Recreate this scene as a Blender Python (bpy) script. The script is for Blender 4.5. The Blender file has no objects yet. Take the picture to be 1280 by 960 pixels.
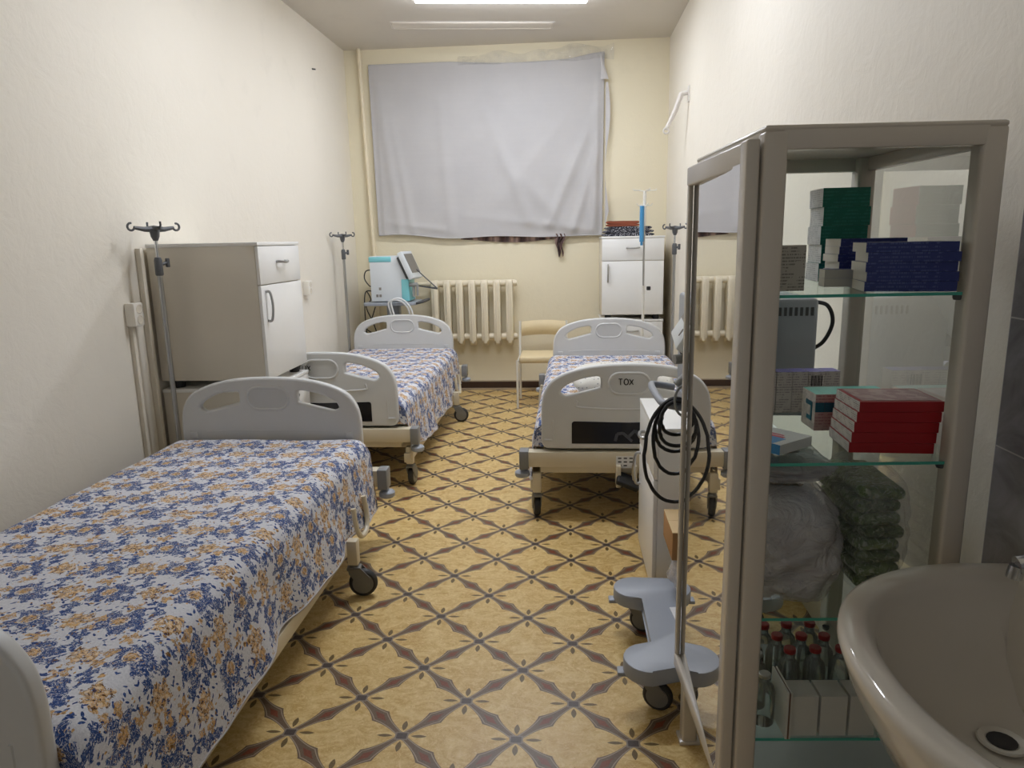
import bpy, bmesh, math, random
from mathutils import Vector, Matrix, noise
random.seed(7)
PI = math.pi
C = bpy.context.scene.collection
def R(d): return math.radians(d)

# ------------------------------------------------------------------ node helpers
class Ex:
    """math expression that becomes shader Math nodes"""
    def __init__(s, nt, sk): s.nt, s.s = nt, sk
    def _m(s, op, *o):
        n = s.nt.nodes.new('ShaderNodeMath'); n.operation = op
        for i, v in enumerate((s,) + o):
            if isinstance(v, Ex): s.nt.links.new(v.s, n.inputs[i])
            else: n.inputs[i].default_value = float(v)
        return Ex(s.nt, n.outputs[0])
    def __add__(s, o): return s._m('ADD', o)
    __radd__ = __add__
    def __sub__(s, o): return s._m('SUBTRACT', o)
    def __rsub__(s, o): return (s * -1.0) + o
    def __mul__(s, o): return s._m('MULTIPLY', o)
    __rmul__ = __mul__
    def __truediv__(s, o): return s._m('DIVIDE', o)
    def __neg__(s): return s * -1.0
    def lt(s, o): return s._m('LESS_THAN', o)
    def gt(s, o): return s._m('GREATER_THAN', o)
    def abs(s): return s._m('ABSOLUTE')
    def rnd(s): return s._m('ROUND')
    def floor(s): return s._m('FLOOR')
    def fract(s): return s._m('FRACT')
    def sqrt(s): return s._m('SQRT')
    def sin(s): return s._m('SINE')
    def cos(s): return s._m('COSINE')
    def pow(s, o): return s._m('POWER', o)
    def max(s, o): return s._m('MAXIMUM', o)
    def min(s, o): return s._m('MINIMUM', o)
    def atan2(s, o): return s._m('ARCTAN2', o)
    def sat(s): return s.max(0.0).min(1.0)

def srgb(r, g, b):
    f = lambda c: (c / 255 / 12.92) if c / 255 <= .04045 else ((c / 255 + .055) / 1.055) ** 2.4
    return (f(r), f(g), f(b), 1.0)

class NT:
    def __init__(s, name):
        s.m = bpy.data.materials.new(name); s.m.use_nodes = True
        s.nt = s.m.node_tree; s.nt.nodes.clear()
        s.out = s.nt.nodes.new('ShaderNodeOutputMaterial')
    def n(s, t, **k):
        nd = s.nt.nodes.new(t)
        for a, v in k.items(): setattr(nd, a, v)
        return nd
    def link(s, a, b): s.nt.links.new(a.s if isinstance(a, Ex) else a, b)
    def pos(s):
        g = s.n('ShaderNodeNewGeometry'); p = s.n('ShaderNodeSeparateXYZ'); s.link(g.outputs['Position'], p.inputs[0])
        return g.outputs['Position'], [Ex(s.nt, o) for o in p.outputs]
    def objc(s, kind='Object'):
        g = s.n('ShaderNodeTexCoord'); p = s.n('ShaderNodeSeparateXYZ'); s.link(g.outputs[kind], p.inputs[0])
        return g.outputs[kind], [Ex(s.nt, o) for o in p.outputs]
    def vec(s, x, y, z=0.0):
        c = s.n('ShaderNodeCombineXYZ')
        for i, v in enumerate((x, y, z)):
            if isinstance(v, Ex): s.link(v, c.inputs[i])
            else: c.inputs[i].default_value = v
        return c.outputs[0]
    def noise(s, v, scale, detail=3, rough=.55, dist=0.0, col=False):
        n = s.n('ShaderNodeTexNoise'); s.link(v, n.inputs['Vector'])
        n.inputs['Scale'].default_value = scale; n.inputs['Detail'].default_value = detail
        n.inputs['Roughness'].default_value = rough; n.inputs['Distortion'].default_value = dist
        return n.outputs['Color'] if col else Ex(s.nt, n.outputs[0])
    def vor(s, v, scale, rnd=1.0):
        n = s.n('ShaderNodeTexVoronoi'); s.link(v, n.inputs['Vector']); n.inputs['Scale'].default_value = scale
        n.inputs['Randomness'].default_value = rnd
        sp = s.n('ShaderNodeSeparateColor'); s.link(n.outputs['Color'], sp.inputs[0])
        return Ex(s.nt, n.outputs['Distance']), [Ex(s.nt, o) for o in sp.outputs]
    def mix(s, f, a, b):
        n = s.n('ShaderNodeMix', data_type='RGBA')
        if isinstance(f, Ex): s.link(f, n.inputs[0])
        else: n.inputs[0].default_value = f
        for v, i in ((a, 6), (b, 7)):
            if isinstance(v, tuple): n.inputs[i].default_value = v
            else: s.link(v, n.inputs[i])
        return n.outputs[2]
    def bump(s, h, st=.3, d=.01):
        b = s.n('ShaderNodeBump'); b.inputs['Strength'].default_value = st; b.inputs['Distance'].default_value = d
        s.link(h, b.inputs['Height']); return b.outputs[0]
    def bsdf(s, col, rough=.5, metal=0.0, nrm=None, spec=None, coat=0.0, out=True, **kw):
        p = s.n('ShaderNodeBsdfPrincipled')
        if isinstance(col, tuple): p.inputs['Base Color'].default_value = col
        else: s.link(col, p.inputs['Base Color'])
        if isinstance(rough, Ex): s.link(rough, p.inputs['Roughness'])
        else: p.inputs['Roughness'].default_value = rough
        p.inputs['Metallic'].default_value = metal
        if spec is not None: p.inputs['Specular IOR Level'].default_value = spec
        p.inputs['Coat Weight'].default_value = coat
        if nrm is not None: s.link(nrm, p.inputs['Normal'])
        if out: s.link(p.outputs[0], s.out.inputs[0])
        return p

def plain(name, rgb, rough=.5, metal=0.0, var=.04, bump=0.0, bs=60, spec=None):
    t = NT(name); v, _ = t.objc()
    n = t.noise(v, 14, 3)
    c = srgb(*rgb); lo = tuple(x * (1 - var * 2) for x in c[:3]) + (1,); hi = tuple(min(1, x * (1 + var)) for x in c[:3]) + (1,)
    nrm = None
    if bump: nrm = t.bump(t.noise(v, bs, 4), bump, .004)
    t.bsdf(t.mix(n, lo, hi), rough, metal, nrm, spec)
    return t.m

def thin_glass(name, tint=(.96, .98, .97), ior=1.45, gloss=.02, dirt=0.0, k=.38):
    t = NT(name)
    tr = t.n('ShaderNodeBsdfTransparent'); tr.inputs[0].default_value = (*tint, 1)
    gl = t.n('ShaderNodeBsdfGlossy'); gl.inputs['Roughness'].default_value = gloss
    fr = t.n('ShaderNodeFresnel'); fr.inputs[0].default_value = ior
    f = Ex(t.nt, fr.outputs[0]); f = (f * k).sat()
    mx = t.n('ShaderNodeMixShader'); t.link(f, mx.inputs[0]); t.link(tr.outputs[0], mx.inputs[1]); t.link(gl.outputs[0], mx.inputs[2])
    last = mx.outputs[0]
    if dirt:
        v, _ = t.objc()
        df = t.n('ShaderNodeBsdfDiffuse'); df.inputs[0].default_value = (.7, .7, .68, 1)
        m2 = t.n('ShaderNodeMixShader'); t.link(t.noise(v, 5, 4) * dirt, m2.inputs[0]); t.link(last, m2.inputs[1]); t.link(df.outputs[0], m2.inputs[2])
        last = m2.outputs[0]
    t.link(last, t.out.inputs[0])
    return t.m

def film_mat(name, tint=(.9, .9, .92), alpha=.35, scale=25):
    """crumpled clear plastic: partly see-through, partly milky, shiny creases"""
    t = NT(name); v, _ = t.objc()
    h = t.noise(v, scale, 5, .6, 1.5)
    nrm = t.bump(h, 1.0, .03)
    p = t.bsdf(srgb(*[int(255 * x) for x in tint]), .12, 0, nrm, out=False)
    tr = t.n('ShaderNodeBsdfTransparent')
    mx = t.n('ShaderNodeMixShader'); t.link((t.noise(v, 9, 4) * .6 + (alpha - .3)).sat(), mx.inputs[0])
    t.link(tr.outputs[0], mx.inputs[1]); t.link(p.outputs[0], mx.inputs[2])
    gl = t.n('ShaderNodeBsdfGlossy'); gl.inputs['Roughness'].default_value = .08; t.link(nrm, gl.inputs['Normal'])
    m2 = t.n('ShaderNodeMixShader'); m2.inputs[0].default_value = .10
    t.link(mx.outputs[0], m2.inputs[1]); t.link(gl.outputs[0], m2.inputs[2])
    t.link(m2.outputs[0], t.out.inputs[0])
    return t.m

# ------------------------------------------------------------------ materials
def floor_mat():
    t = NT('linoleum'); pv, (x, y, z) = t.pos()
    D = .3562; ox, oy = -.158, 1.899
    a = ((x - ox) + (y - oy)) / D; b = ((x - ox) - (y - oy)) / D
    p = a - a.rnd(); q = b - b.rnd(); fa = p.abs(); fb = q.abs()
    def w(tt): return (tt * 2).pow(3.0) * .088 + .042
    wa, wb = w(fb), w(fa)
    band = fa.lt(wa).max(fb.lt(wb))
    core = fa.lt((wa - .076) * .9).max(fb.lt((wb - .076) * .9))
    line = (fa - wa * .74).abs().lt(.007).max((fb - wb * .74).abs().lt(.007))
    line = line * fa.gt(.05).max(fb.gt(.05)) * band
    dx = ((p + q) * (D / 2)).abs(); dy = ((p - q) * (D / 2)).abs()
    node = dx.lt(.016) * dy.lt(.013); nodel = dx.lt(.021) * dy.lt(.018)
    def petal(m, n, c, hl, hw):
        e = (m - c) / hl
        return n.lt((1 - e * e) * hw)
    pet = petal(dx, dy, .054, .025, .0065).max(petal(dy, dx, .047, .023, .0085))
    v2 = t.vec(x * 1.0, y * 1.6, 0.0)
    n1 = t.noise(v2, 9, 6, .7, 2.2); n2 = t.noise(pv, 42, 5, .7, 3.0); n3 = t.noise(pv, 1.3, 2)
    base = t.mix(((n1 - .38) * 3.6).sat(), srgb(198, 162, 98), srgb(230, 206, 146))
    base = t.mix(((n2 - .5) * 4.5).sat(), base, srgb(238, 216, 162))
    base = t.mix(((.42 - n2) * 4).sat(), base, srgb(176, 140, 82))
    base = t.mix((n3 * .25).sat(), base, srgb(190, 150, 84))
    grain = t.noise(pv, 160, 3)
    bc = t.mix(grain, srgb(80, 62, 46), srgb(132, 110, 88))
    c = t.mix(pet, base, t.mix(grain, srgb(70, 56, 34), srgb(140, 116, 74)))
    c = t.mix(band, c, bc)
    c = t.mix(line, c, srgb(160, 144, 124))
    c = t.mix(core, c, t.mix(grain, srgb(100, 46, 28), srgb(140, 82, 58)))
    c = t.mix(nodel, c, srgb(134, 122, 110)); c = t.mix(node, c, t.mix(grain, srgb(52, 44, 42), srgb(96, 84, 78)))
    nrm = t.bump(t.noise(pv, 30, 4), .12, .004)
    t.bsdf(c, (n1 * .16 + .26), 0, nrm, .30)
    return t.m

def wall_mat(name, c1, c2, bs=.35, hi=None):
    t = NT(name); pv, (x, y, z) = t.pos()
    n = t.noise(pv, 1.2, 4); f = t.noise(pv, 26, 6, .62, .8); g = t.noise(pv, 7, 4, .6, 1.5)
    c = t.mix(n, srgb(*c1), srgb(*c2))
    c = t.mix(((t.noise(pv, 5, 4) - .6) * 3).sat() * .25, c, srgb(*[int(v * .86) for v in c1]))
    t.bsdf(c, .55, 0, t.bump(f * .5 + g, bs, .014), .3)
    return t.m

def spread_mat():
    t = NT('floral_bedspread'); uvv, (u0, v0, _) = t.objc('UV')
    wn = t.n('ShaderNodeSeparateColor'); t.link(t.noise(uvv, 26, 3, .6, 0, True), wn.inputs[0])
    wx, wy = [Ex(t.nt, wn.outputs[i]) - .5 for i in (0, 1)]
    PX, PY = .25, .29
    u = (u0 + wx * .026); v = (v0 + wy * .026)
    def lat(du, dv, sx=0.0, sy=0.0):
        ax = (u + sx) / PX + du; ay = (v + sy) / PY + dv
        return (ax - ax.rnd()) * PX, (ay - ay.rnd()) * PY
    fine = t.noise(uvv, 150, 3, .6); mid = t.noise(uvv, 75, 3, .62, 1.0); swirl = t.noise(uvv, 46, 2, .5, 2.5); big = t.noise(uvv, 32, 3, .6, .6)
    base = t.mix(fine, srgb(172, 175, 184), srgb(242, 242, 246))
    c = base
    navy = t.mix(((fine - .3) * 2.4).sat(), srgb(20, 38, 92), srgb(76, 106, 164)); ochre = t.mix(((mid - .38) * 5).sat(), srgb(120, 88, 52), srgb(216, 176, 122))
    # leaves in two slants and small buds
    for (vx, sc_, th, pr, col, ch) in ((t.vec(u0 + wx * .02, (v0 + wy * .02) * 1.9), 33, .30, .36, navy, 0), (t.vec((u0 + v0) * 1.7, (u0 - v0) * .7), 38, .28, .30, navy, 1),
                                  (t.vec((u0 - v0) * 1.7, (u0 + v0) * .7), 38, .28, .26, navy, 2), (t.vec(u0 + 3.3 + wx * .03, v0 * 1.15 + wy * .03), 34, .28, .20, ochre, 0), (t.vec(u0 * 1.6 + 7.1, v0 + 2.0), 60, .26, .22, ochre, 1)):
        d, rc = t.vor(vx, sc_)
        c = t.mix((d + (mid - .5) * .5).lt(th) * rc[ch].lt(pr), c, col)
    def flower(c, du, dv, rad, k, ph, amp, col, rag, cut, sx=0.0, sy=0.0, asp=1.0):
        lx, ly = lat(du, dv, sx, sy); lx = lx * asp
        r = (lx * lx + ly * ly).sqrt(); th = ly.atan2(lx)
        m = (r / rad + (big - .5) * rag + (mid - .5) * rag * .6 - (th * k + ph).sin() * amp).lt(1.0) * mid.gt(cut) * (swirl - .5).abs().gt(.012) * fine.gt(.36)
        return t.mix(m, c, col), r, th, m
    for du, dv, ph in ((.5, 0, 0.0), (0, .5, 2.0)):          # ochre flowers: dark hearts, pale petal lines
        c, r, th, m = flower(c, du, dv, .037, 6, ph, .16, ochre, 1.5, .40)
        ring = (r * (2 * PI / .020)).sin() * .6 + (th * 7).sin() * .5 + (mid - .5) * 4
        c = t.mix(m * ring.gt(.62), c, srgb(228, 204, 168)); c = t.mix(m * ring.lt(-.72), c, srgb(88, 58, 36))
        c, r, th, m = flower(c, du, dv, .019, 5, ph, .2, navy, 2.0, .42, .062, .03)
        c, r, th, m = flower(c, du, dv, .017, 5, ph + 1, .2, ochre, 1.8, .40, -.055, .035)
    for du, dv, ph, kk, col in ((.27, .25, 0.0, 4, navy), (.77, .72, 1.0, 4, navy), (.22, .76, .5, 5, ochre), (.52, .27, 3.0, 4, ochre)):
        c, r, th, m = flower(c, du, dv, .020, kk, ph, .40, col, 2.4, .41)
    for du, dv, ph in ((0, 0, 0.0), (.5, .5, 2.0)):          # blue flowers: ochre heart, pale scrolls
        c, r, th, m = flower(c, du, dv, .050, 5, ph, .22, navy, 1.5, .38, asp=.86)
        scroll = (swirl - .5).abs().lt(.020) * r.gt(.020)
        c = t.mix(m * scroll, c, srgb(206, 202, 200)); c = t.mix(m * mid.gt(.63) * r.gt(.024), c, srgb(200, 168, 122))
        c, r, th, m = flower(c, du, dv, .018, 6, ph, .2, ochre, .8, .30, .008, 0)
        c = t.mix((r - .021).abs().lt(.003) * fine.gt(.48), c, srgb(222, 214, 204))
        c, r, th, m = flower(c, du, dv, .016, 4, ph, .2, ochre, 1.6, .40, .068, -.010)
        c, r, th, m = flower(c, du, dv, .018, 4, ph, .25, navy, 2.0, .42, -.07, -.04)
    c = t.mix(((fine - .58) * 5).sat() * .5, c, srgb(206, 206, 214))
    weave = t.noise(uvv, 260, 2)
    t.bsdf(c, .85, 0, t.bump(weave + fine * .6, .35, .004), .15)
    return t.m

def sheet_mat():
    t = NT('white_sheet'); pv, (x, y, z) = t.pos()
    n = t.noise(pv, 3, 4); w = t.noise(t.vec(x * 1.0, y, z * 1.0), 220, 2); w2 = t.noise(t.vec(x * .15, y, z * 3), 14, 3)
    c = t.mix(n, srgb(192, 191, 193), srgb(211, 209, 209))
    c = t.mix((w2 * .3).sat(), c, srgb(182, 182, 185))
    c = t.mix(((.42 - w) * 3).sat() * .5, c, srgb(170, 172, 180))
    p = t.bsdf(c, .9, 0, t.bump(t.noise(pv, 18, 4) + w * .3, .25, .006), .1, out=False)
    tl = t.n('ShaderNodeBsdfTranslucent'); tl.inputs[0].default_value = srgb(210, 210, 215)
    mx = t.n('ShaderNodeMixShader'); mx.inputs[0].default_value = .15
    t.link(p.outputs[0], mx.inputs[1]); t.link(tl.outputs[0], mx.inputs[2]); t.link(mx.outputs[0], t.out.inputs[0])
    return t.m

def plaid_mat():
    t = NT('plaid_cloth'); pv, (x, y, z) = t.pos()
    s1 = (x * 34).sin(); s2 = (x * 88 + 1).sin(); s3 = (z * 60).sin()
    c = t.mix((s1 * .6 + .5).sat(), srgb(84, 62, 58), srgb(176, 150, 138))
    c = t.mix((s2 * 1.5).sat() * .5, c, srgb(52, 44, 46)); c = t.mix((s3 * 1.4).sat() * .3, c, srgb(60, 48, 48))
    t.bsdf(c, .85); return t.m

def blob_mat(name, cols, scale=9, rough=.5, dist=2.0):
    t = NT(name); v, _ = t.objc()
    n = t.noise(v, scale, 4, .6, dist); k = t.noise(v, scale * 2.3, 3, .6, 3.0)
    c = t.mix(((n - .38) * 5).sat(), srgb(*cols[0]), srgb(*cols[1]))
    c = t.mix(((k - .52) * 8).sat(), c, srgb(*cols[2]))
    if len(cols) > 3: c = t.mix(((t.noise(v, scale * 1.4, 2, .5, 1.0) - .62) * 12).sat(), c, srgb(*cols[3]))
    t.bsdf(c, rough, 0, t.bump(n + k, .6, .02)); return t.m

def marble_tile():
    t = NT('grey_marble_tile'); pv, (x, y, z) = t.pos()
    n = t.noise(t.vec(x, y * .5 + z * .9, z * .35 - y * .4), 7, 6, .6, 2.5)
    c = t.mix(((n - .3) * 2).sat(), srgb(112, 108, 112), srgb(150, 146, 150))
    gz = ((z - .76 + .02) / .288); g = (gz - gz.rnd()).abs().lt(.006)
    gy = ((y - 1.605) / .6); g = g.max((gy - gy.rnd()).abs().lt(.003))
    t.bsdf(t.mix(g, c, srgb(186, 182, 178)), .25, 0, t.bump(-g, .3, .003)); return t.m

def dotted(name, base, dot, scale=40, thr=.22):
    t = NT(name); v, _ = t.objc()
    d, rc = t.vor(v, scale, .3)
    t.bsdf(t.mix(d.lt(thr), srgb(*base), srgb(*dot)), .85, 0, t.bump(t.noise(v, 60, 3), .2, .005)); return t.m

def carton_text(name, base, ink, scale=1.0, rough=.45):
    """printed carton: faint rows of small print, no readable words"""
    t = NT(name); v, (x, y, z) = t.objc()
    row = (z * (760 / scale)).sin().gt(.1); wd = t.noise(t.vec((x + y) * 420, (z * (760 / scale / 6.2832)).floor() * 7.3, 0.0), 1.0, 1).gt(.46)
    blk = t.noise(v, 30 / scale, 1).gt(.47)
    t.bsdf(t.mix(row * wd * blk * .8, srgb(*base), srgb(*ink)), rough); return t.m

def emis(name, rgb, st):
    t = NT(name); e = t.n('ShaderNodeEmission'); e.inputs[0].default_value = srgb(*rgb); e.inputs[1].default_value = st
    t.link(e.outputs[0], t.out.inputs[0]); return t.m

M = dict(
    floor=floor_mat(), hem=plain('pale_hem', (176, 172, 172), .85, bump=.2, bs=200),
    wall=wall_mat('cream_wall', (230, 224, 210), (237, 231, 219), .2),
    wallb=wall_mat('yellow_cream_wall', (226, 217, 190), (232, 224, 200), .2),
    ceil=wall_mat('ceiling_paint', (206, 200, 190), (212, 207, 198), .05),
    plinth=plain('brown_plinth', (62, 44, 36), .4),
    plinthl=plain('pale_plinth_edge', (176, 160, 136), .5),
    tile=marble_tile(), spread=spread_mat(), sheet=sheet_mat(), plaid=plaid_mat(),
    board=plain('grey_white_plastic', (206, 207, 206), .38, var=.015),
    boardd=plain('recess_plastic', (196, 197, 196), .42, var=.015),
    frame=plain('cream_metal', (212, 202, 178), .35, var=.02),
    grey=plain('mid_grey_plastic', (132, 134, 136), .4),
    lgrey=plain('pale_blue_grey_plastic', (158, 164, 174), .4, var=.02),
    grey2=plain('slate_grey_plastic', (92, 94, 97), .45), dgrey=plain('dark_grey_plastic', (70, 72, 74), .45),
    black=plain('black_rubber', (22, 22, 24), .5),
    panel=plain('glossy_black_panel', (10, 11, 22), .18, var=.01),
    panelm=plain('dark_grey_mark', (74, 76, 84), .3),
    whub=plain('grey_wheel', (120, 119, 114), .45), tire=plain('grey_black_tyre', (50, 50, 50), .6),
    blade=plain('dark_display', (112, 110, 106), .55), chrome=plain('chrome', (210, 212, 214), .14, 1.0, .01), steel=plain('brushed_steel', (176, 176, 174), .28, 1.0, .02),
    mattress=plain('dark_mattress', (70, 66, 62), .8, bump=.2),
    white=plain('white_laminate', (238, 238, 236), .32, var=.012), sidel=plain('beige_laminate', (218, 211, 197), .38, var=.012),
    edge=plain('cabinet_gap', (96, 90, 80), .6),
    enamel=plain('cream_enamel', (224, 214, 190), .35, var=.02), pipe=plain('white_pipe_paint', (226, 214, 186), .4, var=.02),
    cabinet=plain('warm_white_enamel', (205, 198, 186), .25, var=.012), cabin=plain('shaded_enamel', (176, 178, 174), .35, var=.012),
    ceramic=plain('white_ceramic', (214, 208, 196), .08, var=.008),
    pale=plain('pale_equipment_white', (216, 222, 226), .4, var=.01), teal=plain('teal_plastic', (130, 204, 212), .4, var=.02),
    lead=plain('grey_screen', (128, 124, 118), .55), beige=plain('beige_upholstery', (222, 204, 164), .55, bump=.15),
    whitem=plain('white_metal', (226, 224, 216), .3), blue=plain('blue_plastic', (70, 146, 196), .35),
    rust=plain('rust_cloth', (140, 74, 52), .9, bump=.3), navyw=blob_mat('black_white_print', ((20, 22, 34), (30, 32, 46), (206, 206, 214)), 16, .9),
    glass=thin_glass('pane_glass'), doorglass=thin_glass('door_glass', (.88, .93, .90), 1.5, .015, .05, 1.7),
    shelfglass=thin_glass('shelf_glass', (.86, .95, .92), 1.5, .02), gedge=plain('green_glass_edge', (84, 186, 166), .15),
    film=film_mat('clear_film', (.95, .95, .95), .12), bagfilm=film_mat('milky_bag_film', (.95, .94, .95), .48, 14),
    card=plain('brown_cardboard', (176, 132, 84), .75, bump=.1), cardt=plain('pale_cardboard', (214, 186, 140), .75),
    pillow=dotted('dotted_pillowcase', (216, 214, 206), (150, 152, 150), 42, .2),
    trim=plain('socket_white', (238, 234, 224), .35), duct=plain('cable_duct', (222, 214, 198), .45),
    paper=plain('white_paper', (232, 232, 232), .7), ink=plain('black_marker', (38, 34, 30), .6),
    palestrip=plain('pale_ceiling_strip', (222, 216, 206), .4), lamp=emis('lit_diffuser', (240, 245, 255), 56.0),
    bagc=blob_mat('mixed_packets', ((206, 198, 198), (240, 236, 236), (182, 140, 122), (180, 96, 100)), 11, .4),
    bagc2=blob_mat('pale_packets', ((160, 150, 156), (206, 200, 204), (196, 150, 150), (86, 92, 120)), 9, .4),
    green=blob_mat('green_packets', ((104, 126, 82), (146, 168, 118), (214, 220, 204)), 14, .3),
    green2=blob_mat('dark_green_packets', ((66, 86, 52), (114, 138, 88), (176, 186, 160)), 14, .3),
    bxred=plain('red_carton', (178, 24, 34), .35), bxrw=carton_text('red_carton_end', (224, 216, 212), (110, 100, 100), .5),
    bxblue=carton_text('blue_carton', (38, 50, 124), (84, 96, 156), .9), bxbw=plain('carton_end_white', (206, 200, 190), .45),
    bxgreen=carton_text('green_carton', (8, 124, 104), (50, 150, 130), 1.0), bxgw=carton_text('pale_carton_print', (206, 206, 206), (150, 150, 156), .6),
    bxgrey=carton_text('grey_carton_print', (196, 188, 178), (120, 114, 108), .8), bxviol=plain('violet_carton_top', (128, 122, 196), .4),
    bxvw=carton_text('violet_carton_front', (220, 212, 206), (160, 146, 150), .8), bxteal=plain('teal_carton_top', (118, 196, 180), .4),
    bxtw=carton_text('teal_carton_front', (208, 200, 194), (110, 100, 104), .5), bxtd=plain('teal_print', (16, 98, 118), .4), bxpink=carton_text('pink_print', (204, 172, 166), (170, 120, 122), .9),
    bxpb=plain('bright_blue_print', (70, 150, 214), .4), bxpk=plain('magenta_print', (204, 60, 96), .4),
    redcap=plain('red_cap', (150, 40, 40), .45), alu=plain('aluminium_cap', (190, 190, 188), .3, .8),
    vial=thin_glass('bottle_glass', (.80, .83, .81), 1.45, .04, .25, 1.2), silver=plain('white_carton', (222, 221, 216), .4),
    dark=plain('dark_drain', (26, 20, 16), .4), cable=plain('black_cable', (16, 16, 18), .4), hose=plain('grey_hose', (150, 152, 150), .4), whose=plain('white_hose', (236, 238, 240), .4),
    brown=plain('brown_card_edge', (110, 84, 72), .6), bracket=plain('bracket_white', (222, 218, 212), .35),
)

# ------------------------------------------------------------------ mesh builder
class MB:
    def __init__(s): s.bm = bmesh.new(); s.mi = 0
    def _face(s, vs):
        try: f = s.bm.faces.new(vs); f.material_index = s.mi; return f
        except ValueError: return None
    def box(s, x0, x1, y0, y1, z0, z1, m=None, bev=0.0, seg=2):
        t = bmesh.new()
        vs = [t.verts.new((x, y, z)) for z in (z0, z1) for y in (y0, y1) for x in (x0, x1)]
        for q in ((0, 2, 3, 1), (4, 5, 7, 6), (0, 1, 5, 4), (1, 3, 7, 5), (3, 2, 6, 7), (2, 0, 4, 6)): t.faces.new([vs[i] for i in q])
        if bev: bmesh.ops.bevel(t, geom=t.edges[:], offset=bev, segments=seg, affect='EDGES', profile=.5)
        return s.merge(t, m)
    def merge(s, t, m=None):
        t.verts.ensure_lookup_table(); mp = {}
        for v in t.verts: mp[v] = s.bm.verts.new((m @ v.co) if m else v.co)
        fs = []
        for f in t.faces: fs.append(s._face([mp[v] for v in f.verts]))
        t.free(); return fs
    def tube(s, pts, r, n=10, closed=False, caps=True, up=None):
        pts = [Vector(p) for p in pts]; N = len(pts)
        rs = r if isinstance(r, (list, tuple)) else [r] * N
        rings = []; prev = None
        for i, p in enumerate(pts):
            if closed: d = pts[(i + 1) % N] - pts[i - 1]
            else: d = pts[min(i + 1, N - 1)] - pts[max(i - 1, 0)]
            d = d.normalized() if d.length > 1e-9 else Vector((0, 0, 1))
            if prev is None:
                a = Vector((0, 0, 1)) if abs(d.z) < .9 else Vector((1, 0, 0))
                nx = (a - d * a.dot(d)).normalized()
            else:
                nx = prev - d * prev.dot(d); nx = nx.normalized() if nx.length > 1e-6 else prev
            prev = nx; ny = d.cross(nx)
            rings.append([s.bm.verts.new(p + (nx * math.cos(2 * PI * k / n) + ny * math.sin(2 * PI * k / n)) * rs[i]) for k in range(n)])
        for i in range(N if closed else N - 1):
            A, B = rings[i], rings[(i + 1) % N]
            for k in range(n): s._face([A[k], A[(k + 1) % n], B[(k + 1) % n], B[k]])
        if caps and not closed: s._face(rings[0][::-1]); s._face(rings[-1])
    def cyl(s, p0, p1, r, n=16): s.tube([p0, p1], r, n)
    def lathe(s, prof, n=20, m=None, caps=True):
        """prof: list of (r, z) about z"""
        m = m or Matrix(); rings = []
        for r, z in prof: rings.append([s.bm.verts.new(m @ Vector((r * math.cos(2 * PI * k / n), r * math.sin(2 * PI * k / n), z))) for k in range(n)])
        for A, B in zip(rings, rings[1:]):
            for k in range(n): s._face([A[k], A[(k + 1) % n], B[(k + 1) % n], B[k]])
        if caps: s._face(rings[0][::-1]); s._face(rings[-1])
    def prism(s, poly, z0, z1, m=None, bev=0.0):
        t = bmesh.new()
        a = [t.verts.new((x, y, z0)) for x, y in poly]; b = [t.verts.new((x, y, z1)) for x, y in poly]; n = len(poly)
        t.faces.new(a[::-1]); t.faces.new(b)
        for i in range(n): t.faces.new([a[i], a[(i + 1) % n], b[(i + 1) % n], b[i]])
        if bev:
            es = [e for e in t.edges if abs(e.verts[0].co.z - e.verts[1].co.z) < 1e-6]
            bmesh.ops.bevel(t, geom=es, offset=bev, segments=2, affect='EDGES', profile=.5)
        return s.merge(t, m)
    def grid(s, fn, nu, nv, uv=None):
        """fn(i/nu, j/nv) -> point; uv(i/nu, j/nv) -> (u, v)"""
        vs = [[s.bm.verts.new(fn(i / nu, j / nv)) for j in range(nv + 1)] for i in range(nu + 1)]
        lay = s.bm.loops.layers.uv.verify() if uv else None
        for i in range(nu):
            for j in range(nv):
                f = s._face([vs[i][j], vs[i + 1][j], vs[i + 1][j + 1], vs[i][j + 1]])
                if f and uv:
                    for l, (a, b) in zip(f.loops, ((i, j), (i + 1, j), (i + 1, j + 1), (i, j + 1))): l[lay].uv = uv(a / nu, b / nv)
    def quad(s, a, b, c, d): s._face([s.bm.verts.new(p) for p in (a, b, c, d)])
    def obj(s, name, mats, parent=None, loc=(0, 0, 0), rot=(0, 0, 0), smooth=40, fixn=True):
        me = bpy.data.meshes.new(name)
        if fixn: bmesh.ops.recalc_face_normals(s.bm, faces=s.bm.faces[:])
        s.bm.to_mesh(me); s.bm.free()
        for m in (mats if isinstance(mats, (list, tuple)) else [mats]): me.materials.append(m)
        if smooth:
            me.shade_smooth()
            if smooth < 180: me.set_sharp_from_angle(angle=R(smooth))
        o = bpy.data.objects.new(name, me); C.objects.link(o); o.parent = parent; o.location = loc; o.rotation_euler = rot
        return o

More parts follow.
